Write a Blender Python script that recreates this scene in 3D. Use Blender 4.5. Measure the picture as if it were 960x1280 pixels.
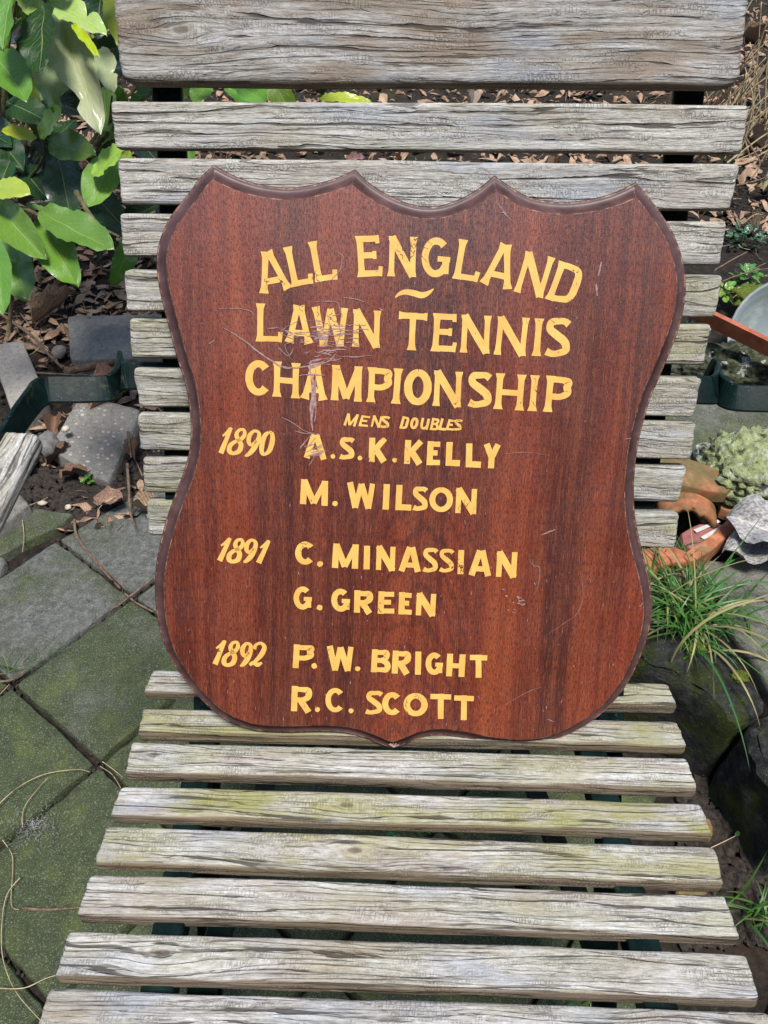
import bpy, bmesh, math, random
import numpy as np
from mathutils import Vector, Matrix, noise as mn
from mathutils.geometry import tessellate_polygon
S = bpy.context.scene
for o in list(bpy.data.objects): bpy.data.objects.remove(o)
COL = S.collection
PI = math.pi
# ---------------------------------------------------------------- camera, sky, sun, exposure
PITCH = math.radians(46); CH = 1.07; F = 961.0
cd = bpy.data.cameras.new('camera'); cam = bpy.data.objects.new('camera', cd); COL.objects.link(cam)
cam.location = (0, 0, CH); cam.rotation_euler = (PI/2 - PITCH, 0, 0)
cd.sensor_fit = 'VERTICAL'; cd.sensor_height = 36; cd.lens = F/1280*36; cd.clip_start = .02; cd.clip_end = 200
S.camera = cam
S.render.resolution_x = 768; S.render.resolution_y = 1024
SUN_DIR = Vector((.07, -.30, .93)).normalized()
W = bpy.data.worlds.new('World'); S.world = W; W.use_nodes = True
wn = W.node_tree.nodes; wl = W.node_tree.links
sky = wn.new('ShaderNodeTexSky'); sky.sky_type = 'NISHITA'; sky.sun_disc = False
sky.sun_elevation = math.asin(SUN_DIR.z); sky.sun_rotation = math.atan2(SUN_DIR.x, SUN_DIR.y)
wl.new(sky.outputs[0], wn['Background'].inputs[0]); wn['Background'].inputs[1].default_value = .125
sd = bpy.data.lights.new('sun', 'SUN'); sd.energy = 3.8; sd.angle = math.radians(13); sd.color = (1, .97, .93)
sun = bpy.data.objects.new('sun', sd); COL.objects.link(sun)
sun.rotation_euler = SUN_DIR.to_track_quat('Z', 'Y').to_euler(); sun.location = (1, -1, 4)
S.view_settings.view_transform = 'Standard'; S.view_settings.look = 'None'
S.view_settings.exposure = 0.45; S.view_settings.gamma = 1
# ---------------------------------------------------------------- geometry helpers
cp, sp = math.cos(PITCH), math.sin(PITCH)
def c2w(x, h, d): return Vector((x, d*cp + h*sp, CH + h*cp - d*sp))          # camera axes -> world
def dirw(x, h, d): return Vector((x, d*cp + h*sp, h*cp - d*sp)).normalized()
def at(px, py, d): return c2w((px-480)/F*d, (640-py)/F*d, d)                  # a point seen at px,py, d metres deep
def onz(px, py, Z=0.0):                                                        # ... on a level at height Z
    dx, dh = (px-480)/F, (640-py)/F
    t = (Z-CH)/(dh*cp - sp); return c2w(dx*t, dh*t, t)
R = random.Random(7)
def tag(o, label=None, cat=None, group=None, kind=None):
    if label: o['label'] = label
    if cat: o['category'] = cat
    if group: o['group'] = group
    if kind: o['kind'] = kind
    return o
def empty(name, loc=(0, 0, 0), mat=None):
    o = bpy.data.objects.new(name, None); COL.objects.link(o); o.empty_display_size = .02
    if mat is not None: o.matrix_world = mat
    else: o.location = loc
    return o
def link(name, me, parent=None, mw=None):
    o = bpy.data.objects.new(name, me); COL.objects.link(o)
    if parent is not None: o.parent = parent
    if mw is not None:                                                         # mw is in the parent's space
        o.matrix_basis = mw
    return o
def mesh(name, V, Fc, mats, smooth=True, midx=None, uv=None):
    me = bpy.data.meshes.new(name); me.from_pydata([tuple(v) for v in V], [], Fc)
    for m in (mats if isinstance(mats, (list, tuple)) else [mats]): me.materials.append(m)
    if smooth: me.polygons.foreach_set('use_smooth', [True]*len(me.polygons))
    if midx is not None: me.polygons.foreach_set('material_index', midx)
    if uv is not None:
        l = me.uv_layers.new(name='UVMap')
        vi = np.zeros(len(me.loops), dtype=np.int32); me.loops.foreach_get('vertex_index', vi)
        l.data.foreach_set('uv', np.asarray(uv, dtype=np.float32)[vi].ravel())
    me.update(); return me
def frame(o, x, y, z):
    m = Matrix.Identity(4)
    for i, a in enumerate((x, y, z)):
        for k in range(3): m[k][i] = a[k]
    m.translation = o; return m
def lerp(a, b, t): return a + (b-a)*t
def catmull(P, n=8, closed=False):
    out = []; N = len(P); P = [np.array(p, float) for p in P]
    rng = range(N if closed else N-1)
    for i in rng:
        g = lambda k: P[k % N] if closed else P[max(0, min(N-1, k))]
        a, b, c, d = g(i-1), g(i), g(i+1), g(i+2)
        for k in range(n):
            t = k/n; out.append(.5*((2*b)+(c-a)*t+(2*a-5*b+4*c-d)*t*t+(3*b-a-3*c+d)*t**3))
    if not closed: out.append(P[-1])
    return out
# ---------------------------------------------------------------- material helpers
class NT:
    def __init__(s, name):
        s.m = bpy.data.materials.new(name); s.m.use_nodes = True; s.t = s.m.node_tree; s.n = s.t.nodes; s.l = s.t.links
        s.b = s.n['Principled BSDF']; s.out = s.n['Material Output']
    def N(s, typ, **k):
        nd = s.n.new('ShaderNode'+typ)
        for a, v in k.items(): setattr(nd, a, v)
        return nd
    def put(s, sock, v):
        if isinstance(v, bpy.types.NodeSocket): s.l.new(v, sock)
        elif isinstance(v, (tuple, list)) and len(v) == 3 and sock.type == 'RGBA': sock.default_value = (*v, 1)
        else: sock.default_value = v
    def math(s, op, a, b=0.0, c=0.0, clamp=False):
        nd = s.N('Math', operation=op, use_clamp=clamp)
        for i, v in enumerate((a, b, c)): s.put(nd.inputs[i], v)
        return nd.outputs[0]
    def vmath(s, op, a, b=(0, 0, 0)):
        nd = s.N('VectorMath', operation=op); s.put(nd.inputs[0], a); s.put(nd.inputs[1], b); return nd.outputs[0]
    def scale(s, v, sc): return s.vmath('MULTIPLY', v, sc)
    def noise(s, v, sc=1.0, det=4, rough=.55, dist=0.0, col=False):
        nd = s.N('TexNoise'); s.put(nd.inputs['Vector'], v); nd.inputs['Scale'].default_value = sc
        nd.inputs['Detail'].default_value = det; nd.inputs['Roughness'].default_value = rough
        nd.inputs['Distortion'].default_value = dist; return nd.outputs['Color' if col else 'Fac']
    def vor(s, v, sc, feat='F1', out='Distance', rnd=1.0):
        nd = s.N('TexVoronoi', feature=feat); s.put(nd.inputs['Vector'], v); nd.inputs['Scale'].default_value = sc
        nd.inputs['Randomness'].default_value = rnd; return nd.outputs[out]
    def ss(s, v, a, b, lo=0.0, hi=1.0):
        nd = s.N('MapRange', interpolation_type='SMOOTHSTEP'); s.put(nd.inputs[0], v)
        for i, x in enumerate((a, b, lo, hi)): s.put(nd.inputs[i+1], x)
        return nd.outputs[0]
    def mix(s, f, a, b, mode='MIX'):
        nd = s.N('Mix', data_type='RGBA', blend_type=mode); s.put(nd.inputs[0], f); s.put(nd.inputs[6], a); s.put(nd.inputs[7], b)
        return nd.outputs[2]
    def ramp(s, f, stops):
        nd = s.N('ValToRGB'); e = nd.color_ramp.elements
        while len(e) < len(stops): e.new(.5)
        for i, (p, c) in enumerate(stops): e[i].position = p; e[i].color = (*c, 1)
        s.put(nd.inputs[0], f); return nd.outputs[0]
    def obj(s, rnd=True):
        tc = s.N('TexCoord').outputs['Object']
        if not rnd: return tc
        oi = s.N('ObjectInfo').outputs['Random']
        cb = s.N('CombineXYZ'); s.l.new(s.math('MULTIPLY', oi, 37.0), cb.inputs[0]); s.l.new(s.math('MULTIPLY', oi, 91.0), cb.inputs[1]); s.l.new(s.math('MULTIPLY', oi, 53.0), cb.inputs[2])
        return s.vmath('ADD', tc, cb.outputs[0])
    def ocol(s):
        sx = s.N('SeparateColor'); s.l.new(s.N('ObjectInfo').outputs['Color'], sx.inputs[0]); return sx.outputs
    def bump(s, h, dist, st=1.0):
        nd = s.N('Bump'); nd.inputs['Distance'].default_value = dist; nd.inputs['Strength'].default_value = st
        s.put(nd.inputs['Height'], h); s.l.new(nd.outputs[0], s.b.inputs['Normal']); return nd.outputs[0]
    def set(s, **k):
        nm = dict(col='Base Color', rough='Roughness', metal='Metallic', spec='Specular IOR Level', coat='Coat Weight', coatr='Coat Roughness', trans='Transmission Weight', ior='IOR')
        for a, v in k.items(): s.put(s.b.inputs[nm[a]], v)
        return s.m
# ---- weathered timber: object colour carries (algae, brown, dark) amounts of each slat
def mat_timber():
    m = NT('weathered_timber'); raw = m.obj(False); oc = m.ocol(); rnd = m.N('ObjectInfo').outputs['Random']
    # grain flows round a knot somewhere along the slat
    k_ = m.N('SeparateXYZ'); m.l.new(raw, k_.inputs[0])
    dx = m.math('MULTIPLY', m.math('SUBTRACT', k_.outputs[0], m.math('MULTIPLY', m.math('SUBTRACT', rnd, .5), .75)), .42)
    dy = m.math('SUBTRACT', k_.outputs[1], .002)
    r2 = m.math('ADD', m.math('MULTIPLY', dx, dx), m.math('MULTIPLY', dy, dy)); a2 = .000075
    kf = m.math('DIVIDE', a2, m.math('ADD', r2, a2)); core = m.ss(r2, .000010, .000002)
    kc = m.N('CombineXYZ'); m.l.new(k_.outputs[0], kc.inputs[0]); m.l.new(m.math('SUBTRACT', k_.outputs[1], m.math('MULTIPLY', dy, kf)), kc.inputs[1]); m.l.new(k_.outputs[2], kc.inputs[2])
    cb = m.N('CombineXYZ'); m.l.new(m.math('MULTIPLY', rnd, 37.0), cb.inputs[0]); m.l.new(m.math('MULTIPLY', rnd, 91.0), cb.inputs[1]); m.l.new(m.math('MULTIPLY', rnd, 53.0), cb.inputs[2])
    v = m.vmath('ADD', kc.outputs[0], cb.outputs[0])
    warp = m.noise(m.scale(v, (5, 9, 9)), 1, 2, col=True)
    v = m.vmath('ADD', v, m.scale(m.vmath('SUBTRACT', warp, (.5, .5, .5)), (.02, .010, .010)))
    g1 = m.noise(m.scale(v, (6, 120, 120)), 1, 9, .74)
    g2 = m.noise(m.scale(v, (110, 900, 900)), 1, 5, .75)
    base = m.ramp(m.math('ADD', m.math('MULTIPLY', g1, .45), m.math('MULTIPLY', g2, .55)),
                  [(.37, (.10, .085, .07)), (.43, (.33, .305, .27)), (.51, (.50, .48, .435)), (.60, (.72, .715, .69))])
    base = m.mix(m.ss(m.noise(m.scale(v, (9, 26, 26)), 1, 4), .50, .72, 0, .55), base, (.34, .38, .46), 'MIX')
    base = m.mix(m.math('MULTIPLY', m.ss(g2, .3, .6), .0), base, base)
    tanm = m.ss(m.noise(m.scale(m.vmath('ADD', v, (7, 3, 1)), (8, 30, 30)), 1, 5), .47, .66)
    base = m.mix(m.math('MULTIPLY', tanm, oc[1]), base, m.mix(g1, (.14, .085, .05), (.50, .38, .27)))
    dk = m.ss(m.noise(m.scale(m.vmath('ADD', v, (2, 9, 4)), (14, 60, 60)), 1, 7, .75), .42, .80)
    base = m.mix(m.math('MULTIPLY', dk, m.math('MULTIPLY', oc[2], .62)), base, m.mix(g2, (.07, .063, .056), (.30, .285, .27)))
    alg = m.ss(m.noise(m.scale(m.vmath('ADD', v, (1, 5, 9)), (11, 40, 40)), 1, 6, .65), .36, .66)
    base = m.mix(m.math('MULTIPLY', alg, oc[0]), base, m.mix(g2, (.14, .135, .035), (.50, .48, .19)))
    # brown, darker flank and underside
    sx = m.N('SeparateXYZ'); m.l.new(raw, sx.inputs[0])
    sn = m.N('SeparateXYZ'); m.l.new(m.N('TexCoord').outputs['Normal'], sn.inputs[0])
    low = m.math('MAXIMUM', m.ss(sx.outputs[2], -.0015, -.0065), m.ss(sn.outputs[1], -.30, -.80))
    base = m.mix(m.math('MULTIPLY', oc[2], .55), base, m.mix(1.0, base, (.60, .61, .66), 'MULTIPLY'))
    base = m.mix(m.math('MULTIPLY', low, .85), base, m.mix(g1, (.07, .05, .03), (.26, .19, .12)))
    # long cracks along the grain and short checks across it
    wid = m.noise(m.scale(v, (18, 60, 60)), 1, 4, .7)
    sq = m.N('SeparateXYZ'); m.l.new(v, sq.inputs[0]); cq = m.N('CombineXYZ'); m.l.new(sq.outputs[0], cq.inputs[0]); m.l.new(m.math('ADD', sq.outputs[1], sq.outputs[2]), cq.inputs[1]); fl = cq.outputs[0]
    def lines(fr, wx, wy, amp, off):                      # thin wandering lines that follow the grain
        nz_ = m.noise(m.scale(m.vmath('ADD', fl, off), (wx, wy, 1)), 1, 4, .55)
        t = m.math('ADD', m.math('MULTIPLY', m.math('ADD', sq.outputs[1], sq.outputs[2]), fr), m.math('MULTIPLY', nz_, amp))
        return m.math('ABSOLUTE', m.math('SUBTRACT', m.math('FRACT', t), .5))
    la = lines(95, 3.0, 38, 3.2, (0, 0, 0)); lb = lines(260, 5.0, 75, 5.0, (3, 3, 0))
    cr1 = m.ss(m.math('DIVIDE', la, m.ss(wid, .36, .64, .03, .12)), 1.0, .4)
    cr1 = m.math('MULTIPLY', cr1, m.ss(m.noise(m.scale(v, (7, 60, 60)), 1, 4), .42, .52, .0, 1))
    cr2 = m.ss(m.math('DIVIDE', lb, m.ss(wid, .36, .64, .05, .17)), 1.0, .3)
    cr2 = m.math('MULTIPLY', cr2, m.ss(m.noise(m.scale(v, (13, 80, 80)), 1, 4), .40, .58, .06, .72))
    vd = m.vor(m.scale(fl, (370, 150, 1)), 1, 'DISTANCE_TO_EDGE')
    cr3 = m.math('MULTIPLY', m.ss(vd, .13, .04), m.ss(m.noise(m.scale(v, (26, 90, 90)), 1, 4, .7), .46, .66, .03, .33))
    base = m.mix(m.math('MULTIPLY', core, .7), base, (.10, .07, .045))
    cr = m.math('MAXIMUM', m.math('MAXIMUM', cr1, cr2), cr3)
    base = m.mix(m.math('MULTIPLY', cr, .82), base, (.034, .025, .018))
    h = m.math('SUBTRACT', m.math('ADD', m.math('MULTIPLY', g1, .35), m.math('MULTIPLY', g2, .45)), m.math('MULTIPLY', cr, 1.1))
    m.bump(h, .0017, .95)
    return m.set(col=base, rough=.9, spec=.25)
def mat_mahogany():
    m = NT('mahogany'); v = m.obj(False)
    w = m.vmath('ADD', v, m.scale(m.vmath('SUBTRACT', m.noise(m.scale(v, (6, 2.2, 6)), 1, 2, col=True), (.5, .5, .5)), (.016, 0, 0)))
    sx = m.N('SeparateXYZ'); m.l.new(w, sx.inputs[0]); x, y = sx.outputs[0], sx.outputs[1]
    rib = m.noise(m.scale(w, (17, 1.1, 1)), 1, 5, .55)
    st = m.noise(m.scale(w, (130, 3.2, 1)), 1, 7, .7)
    fine = m.noise(m.scale(w, (1100, 60, 1)), 1, 3, .6)
    # cathedral figure round the centre
    cx = m.math('SUBTRACT', x, .018)
    f = m.math('ADD', m.math('MULTIPLY', m.math('POWER', m.math('ABSOLUTE', cx), 1.6), 9.0), m.math('MULTIPLY', y, .9))
    f = m.math('ADD', f, m.math('MULTIPLY', m.noise(m.scale(v, (22, 8, 1)), 1, 3), .10))
    ring = m.math('SINE', m.math('MULTIPLY', f, 230.0))
    cmask = m.ss(m.math('ABSOLUTE', cx), .075, .02)
    base = m.ramp(rib, [(.30, (.042, .009, .007)), (.43, (.078, .015, .008)), (.57, (.165, .026, .010)), (.72, (.26, .052, .016))])
    base = m.mix(m.ss(st, .40, .68, .0, .45), base, (.25, .066, .027))
    base = m.mix(m.ss(st, .56, .30, 0, .38), base, (.045, .012, .010))
    base = m.mix(m.math('MULTIPLY', cmask, m.ss(ring, .35, .95, 0, .45)), base, (.04, .011, .009))
    pore = m.noise(m.scale(w, (1150, 230, 1)), 1, 3, .6)
    pm = m.ss(pore, .47, .64)
    base = m.mix(m.math('MULTIPLY', pm, .68), base, (.022, .007, .008))
    base = m.mix(m.ss(fine, .50, .72, 0, .42), base, (.38, .105, .042))
    # dust and fine specks on the varnish
    sp_ = m.vor(v, 330, 'F1'); spm = m.math('MULTIPLY', m.ss(sp_, .13, .05), m.ss(m.noise(v, 40, 3), .60, .68))
    base = m.mix(m.math('MULTIPLY', spm, .6), base, (.42, .33, .36))
    m.bump(m.math('SUBTRACT', m.math('MULTIPLY', fine, .35), pm), .00022, .6)
    m.set(coat=.6, coatr=.24)
    return m.set(col=base, rough=m.ss(m.noise(v, 18, 3), .3, .7, .36, .5), spec=.5)
def mat_moulding():
    m = NT('dark_stained_moulding'); v = m.obj(False)
    n = m.noise(m.scale(v, (60, 60, 60)), 1, 5, .6)
    base = m.ramp(n, [(.3, (.040, .018, .016)), (.55, (.080, .038, .036)), (.8, (.13, .072, .066))])
    m.bump(n, .0004, .5)
    return m.set(col=base, rough=.48, spec=.4, coat=.08, coatr=.3)
def mat_worn():
    m = NT('worn_wood_edge'); v = m.obj(False)
    n = m.noise(v, 120, 4, .7)
    return m.set(col=m.ramp(n, [(.46, (.07, .024, .016)), (.64, (.36, .20, .13))]), rough=.6)
def mat_gold():
    m = NT('ochre_sign_paint'); v = m.obj(False)
    n = m.noise(m.scale(v, (60, 60, 60)), 1, 4)
    base = m.ramp(n, [(.3, (.62, .345, .075)), (.7, (.76, .46, .115))])
    thin = m.ss(m.noise(m.scale(v, (500, 90, 1)), 1, 3), .6, .8, 0, .5)
    base = m.mix(thin, base, (.50, .27, .07))
    chip = m.noise(m.scale(v, (420, 260, 1)), 1, 3, .65)
    patch = m.noise(m.vmath('ADD', v, (.3, .1, 0)), 24, 2)
    hole = m.ss(m.math('ADD', chip, m.math('MULTIPLY', patch, .55)), 1.0, 1.03)
    ring = m.math('MULTIPLY', m.ss(m.math('ABSOLUTE', m.math('SUBTRACT', m.noise(m.scale(v, (95, 60, 1)), 1, 2), .5)), .010, .005), m.ss(patch, .56, .60))
    hole = m.math('MAXIMUM', hole, m.math('MULTIPLY', ring, m.ss(patch, .60, .63)))
    tr = m.N('BsdfTransparent'); mx = m.N('MixShader'); m.l.new(hole, mx.inputs[0]); m.l.new(m.b.outputs[0], mx.inputs[1]); m.l.new(tr.outputs[0], mx.inputs[2])
    m.l.new(mx.outputs[0], m.out.inputs[0])
    return m.set(col=base, rough=.5, spec=.4)
def mat_plain(name, c1, c2, sc=60, rough=.8, bd=.001, spec=.3, det=5, **k):
    m = NT(name); v = m.obj()
    n = m.noise(v, sc, det, .65)
    m.bump(n, bd, .8)
    return m.set(col=m.ramp(n, [(.32, c1), (.68, c2)]), rough=rough, spec=spec, **k)
# concrete; object colour carries (grey lightness, moss, speckle)
def mat_concrete():
    m = NT('mossy_concrete'); v = m.obj(); oc = m.ocol()
    n = m.noise(v, 90, 7, .7); big = m.noise(v, 11, 5, .6)
    base = m.ramp(n, [(.32, (.055, .055, .050)), (.5, (.15, .15, .14)), (.68, (.30, .29, .27))])
    base = m.mix(.5, base, m.mix(oc[0], (.03, .04, .035), (.52, .455, .39)))
    moss = m.ss(m.math('ADD', m.math('MULTIPLY', big, .9), m.math('MULTIPLY', oc[1], .62)), .55, .95)
    mcol = m.mix(m.noise(v, 55, 5, .7), (.008, .014, .005), (.070, .098, .026))
    mcol = m.mix(m.ss(m.noise(v, 16, 3), .5, .75, 0, .5), mcol, (.11, .14, .02))
    base = m.mix(m.math('MULTIPLY', moss, .86), base, mcol)
    base = m.mix(m.ss(n, .42, .28, 0, .6), base, (.03, .03, .027))
    s1 = m.math('MULTIPLY', m.ss(m.vor(v, 120), .16, .07), m.ss(m.vor(v, 120, out='Color'), .45, .6))
    s2 = m.math('MULTIPLY', m.ss(m.vor(v, 260), .2, .1), m.ss(m.vor(v, 260, out='Color'), .5, .65))
    s = m.math('MULTIPLY', m.math('MAXIMUM', s1, m.math('MULTIPLY', s2, .7)), m.math('MULTIPLY', oc[2], oc[2]))
    gr = m.noise(v, 520, 3, .7); base = m.mix(m.ss(gr, .52, .66, 0, .55), base, (.05, .048, .042)); base = m.mix(m.ss(gr, .46, .34, 0, .4), base, (.36, .35, .32))
    s3 = m.math('MULTIPLY', m.math('MULTIPLY', m.ss(m.vor(v, 75), .30, .22), m.ss(m.vor(v, 75, out='Color'), .45, .55)), m.ss(oc[2], .85, .95))
    base = m.mix(m.math('MULTIPLY', s3, .8), base, m.mix(m.vor(v, 75, out='Color'), (.20, .15, .10), (.60, .55, .47)))
    base = m.mix(s, base, (.62, .60, .55))
    m.bump(m.math('ADD', n, m.math('MULTIPLY', m.noise(v, 420, 3), .5)), .0032, 1)
    return m.set(col=base, rough=.93, spec=.2)
def mat_soil():
    m = NT('dark_soil'); v = m.obj(False)
    n = m.noise(v, 70, 8, .72); b = m.noise(v, 5, 4)
    base = m.ramp(n, [(.3, (.009, .007, .006)), (.55, (.034, .027, .021)), (.75, (.085, .066, .048))])
    base = m.mix(m.ss(b, .5, .7, 0, .5), base, (.075, .05, .032))
    base = m.mix(m.ss(m.noise(v, 3.1, 4), .55, .72, 0, .5), base, (.03, .05, .012))
    m.bump(n, .012, 1); return m.set(col=base, rough=.95, spec=.2)
# laurel leaf: object colour is its green, painted lighter for sun or darker for inner shade
def mat_leaf(name='laurel_leaf', mott=0.0, rough=.24):
    m = NT(name); uv = m.N('TexCoord').outputs['UV']; oc = m.N('ObjectInfo').outputs['Color']
    sx = m.N('SeparateXYZ'); m.l.new(uv, sx.inputs[0]); u, w = sx.outputs[0], sx.outputs[1]
    au = m.math('ABSOLUTE', m.math('SUBTRACT', u, .5))
    mid = m.ss(au, .024, .008)
    side = m.math('SINE', m.math('MULTIPLY', m.math('SUBTRACT', w, m.math('MULTIPLY', au, .75)), 62.0))
    vein = m.math('MULTIPLY', m.ss(side, .86, .998, 0, .16), m.ss(au, .46, .3))
    n = m.noise(m.obj(), 45, 5, .65)
    c = m.mix(m.ss(n, .3, .7, 0, .5), oc, m.mix(1.0, oc, (.55, .6, .5), 'MULTIPLY'))
    if mott: c = m.mix(m.ss(m.noise(m.obj(), 26, 6, .7), .42, .62, 0, mott), c, (.42, .36, .30))
    bl = m.vor(m.obj(), 60); c = m.mix(m.math('MULTIPLY', m.math('MULTIPLY', m.ss(bl, .16, .09), m.ss(m.vor(m.obj(), 60, out='Color'), .55, .62)), .75), c, (.16, .11, .04))
    c = m.mix(m.math('MAXIMUM', m.math('MULTIPLY', mid, .75), vein), c, m.mix(.45, oc, (.55, .62, .25)))
    m.bump(m.math('SUBTRACT', m.math('MULTIPLY', n, .6), m.math('ADD', m.math('MULTIPLY', mid, 1.0), vein)), .0016, .8)
    m.set(col=c, rough=rough, spec=.5, coat=.35, coatr=.16)
    tl = m.N('BsdfTranslucent'); m.l.new(m.mix(1.0, c, (1.3, 1.5, .6), 'MULTIPLY'), tl.inputs[0])
    ad = m.N('MixShader'); ad.inputs[0].default_value = .12
    m.l.new(m.b.outputs[0], ad.inputs[1]); m.l.new(tl.outputs[0], ad.inputs[2]); m.l.new(ad.outputs[0], m.out.inputs[0])
    return m.m
def mat_dead():
    m = NT('dead_leaf'); oc = m.N('ObjectInfo').outputs['Color']; v = m.obj()
    uv = m.N('TexCoord').outputs['UV']; sx = m.N('SeparateXYZ'); m.l.new(uv, sx.inputs[0])
    au = m.math('ABSOLUTE', m.math('SUBTRACT', sx.outputs[0], .5))
    n = m.noise(v, 24, 5, .6)
    c = m.mix(m.ss(n, .35, .65), m.mix(1.0, oc, (.45, .4, .38), 'MULTIPLY'), oc)
    side = m.math('SINE', m.math('MULTIPLY', m.math('SUBTRACT', sx.outputs[1], m.math('MULTIPLY', au, .8)), 58.0))
    c = m.mix(m.ss(side, .8, 1.0, 0, .3), c, m.mix(1.0, oc, (1.5, 1.45, 1.4), 'MULTIPLY'))
    c = m.mix(m.ss(au, .03, .01, 0, .6), c, m.mix(1.0, oc, (1.4, 1.3, 1.2), "MULTIPLY"))
    m.bump(m.math('ADD', n, m.math('MULTIPLY', side, .25)), .0016, .9); return m.set(col=c, rough=.6, spec=.35)
def mat_grass():
    m = NT('grass_blade'); oc = m.N('ObjectInfo').outputs['Color']
    n = m.noise(m.scale(m.obj(), (300, 20, 20)), 1, 3)
    c = m.mix(m.ss(n, .3, .7, 0, .4), oc, m.mix(1.0, oc, (.5, .6, .4), 'MULTIPLY'))
    m.set(col=c, rough=.42, spec=.5)
    tl = m.N('BsdfTranslucent'); m.l.new(c, tl.inputs[0]); ad = m.N('MixShader'); ad.inputs[0].default_value = .3
    m.l.new(m.b.outputs[0], ad.inputs[1]); m.l.new(tl.outputs[0], ad.inputs[2]); m.l.new(ad.outputs[0], m.out.inputs[0])
    return m.m
def mat_iron():
    m = NT('dark_painted_iron'); v = m.obj(False)
    n = m.noise(v, 40, 5, .65)
    c = m.ramp(n, [(.35, (.003, .007, .007)), (.6, (.006, .017, .016)), (.8, (.018, .032, .026))])
    mo = m.ss(m.noise(m.vmath('ADD', v, (3.1, .4, .2)), 17, 6, .7), .60, .72)
    c = m.mix(m.math('MULTIPLY', mo, .7), c, m.mix(n, (.02, .028, .010), (.08, .09, .03)))
    sp_ = m.math('MULTIPLY', m.ss(m.vor(v, 420), .18, .08), m.ss(m.noise(v, 50, 3), .55, .65))
    c = m.mix(m.math('MULTIPLY', sp_, .5), c, (.35, .33, .28))
    m.bump(n, .0003, .5)
    return m.set(col=c, rough=m.ss(mo, 0, 1, .22, .85), spec=.10)
def mat_terracotta():
    m = NT('terracotta'); v = m.obj(); oc = m.ocol()
    n = m.noise(v, 40, 6, .65)
    c = m.ramp(n, [(.3, (.20, .065, .035)), (.55, (.42, .155, .075)), (.75, (.56, .27, .15))])
    mo = m.ss(m.math('ADD', m.noise(m.vmath('ADD', v, (2, 1, 4)), 20, 6, .65), m.math('MULTIPLY', oc[1], .4)), .55, .80)
    c = m.mix(m.math('MULTIPLY', mo, .8), c, m.mix(m.noise(v, 120, 4), (.03, .035, .012), (.17, .17, .07)))
    m.bump(n, .0013, .8); return m.set(col=c, rough=.85, spec=.25)
def mat_lichen():
    m = NT('lichen_stone'); v = m.obj(False); oc = m.ocol()
    b = m.noise(v, 30, 6, .7); n = m.noise(v, 110, 5, .7)
    c = m.mix(m.ss(n, .3, .65), (.20, .22, .12), m.mix(oc[1], (.58, .58, .51), (.36, .42, .17)))
    c = m.mix(m.ss(b, .53, .66, 0, .8), c, (.60, .60, .54))
    c = m.mix(m.ss(b, .50, .36, 0, .95), c, (.035, .04, .022))
    m.bump(m.math('ADD', n, b), .007, 1); return m.set(col=c, rough=.95, spec=.15)
def mat_darkstone():  # mossy stone, its tones deepened to paint in the chair's shade
    m = NT('shaded_mossy_stone'); v = m.obj()
    n = m.noise(v, 70, 8, .72); big = m.noise(v, 15, 6, .65)
    c = m.ramp(n, [(.32, (.008, .008, .008)), (.52, (.030, .031, .030)), (.72, (.085, .085, .080))])
    c = m.mix(m.ss(big, .46, .60, 0, .9), c, m.mix(m.noise(v, 200, 4, .7), (.008, .012, .003), (.060, .080, .010)))
    s1 = m.math('MULTIPLY', m.ss(m.vor(v, 200), .18, .08), m.ss(m.vor(v, 200, out='Color'), .6, .8))
    c = m.mix(m.math('MULTIPLY', s1, .6), c, (.35, .34, .30))
    m.bump(m.math('ADD', n, m.math('MULTIPLY', m.noise(v, 260, 4), .6)), .006, 1); return m.set(col=c, rough=.93, spec=.2)
def mat_crust():
    m = NT('crusted_concrete'); v = m.obj()
    n = m.noise(v, 60, 8, .72); big = m.noise(v, 26, 6, .7)
    c = m.ramp(n, [(.34, (.008, .010, .005)), (.5, (.045, .052, .025)), (.68, (.16, .16, .12))])
    c = m.mix(m.ss(big, .54, .60, 0, .9), c, m.mix(n, (.25, .25, .22), (.72, .71, .64)))
    m.bump(n, .006, 1); return m.set(col=c, rough=.93, spec=.2)
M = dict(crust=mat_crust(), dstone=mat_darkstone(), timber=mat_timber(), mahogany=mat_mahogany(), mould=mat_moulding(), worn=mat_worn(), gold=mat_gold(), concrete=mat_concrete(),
         soil=mat_soil(), leaf=mat_leaf(), leafm=mat_leaf('mottled_laurel_leaf', .75, .5), dead=mat_dead(), grass=mat_grass(), iron=mat_iron(), terra=mat_terracotta(), lichen=mat_lichen(),
         scratch=mat_plain('bare_scratched_varnish', (.19, .09, .08), (.38, .27, .255), 300, .7, .0002),
         twig=mat_plain('dry_twig', (.07, .042, .026), (.22, .15, .10), 120, .8, .001),
         straw=mat_plain('dry_straw', (.26, .19, .09), (.58, .48, .30), 60, .6, .0005),
         bark=mat_plain('laurel_twig', (.05, .035, .02), (.15, .13, .06), 90, .8, .001),
         stone=mat_plain('grey_stone', (.08, .08, .078), (.22, .21, .20), 90, .9, .002),
         lump=mat_plain('soil_crumb', (.012, .010, .009), (.06, .046, .036), 150, .95, .002),
         pebble=mat_plain('pale_pebble', (.30, .22, .15), (.62, .55, .45), 60, .8, .001),
         glaze=mat_plain('pinkish_glazed_brick', (.22, .075, .07), (.36, .14, .12), 60, .35, .0015, .6),
         stripe=mat_plain('pale_glaze', (.42, .42, .38), (.60, .60, .55), 60, .4, .001, .5),
         cloth=mat_plain('grey_dried_leaf', (.14, .13, .12), (.46, .44, .42), 55, .8, .004),
         rust=mat_plain('rusted_iron', (.28, .07, .035), (.46, .15, .08), 35, .65, .001),
         web=mat_plain('pale_fibre', (.10, .10, .10), (.32, .32, .31), 60, .9, .001))
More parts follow.
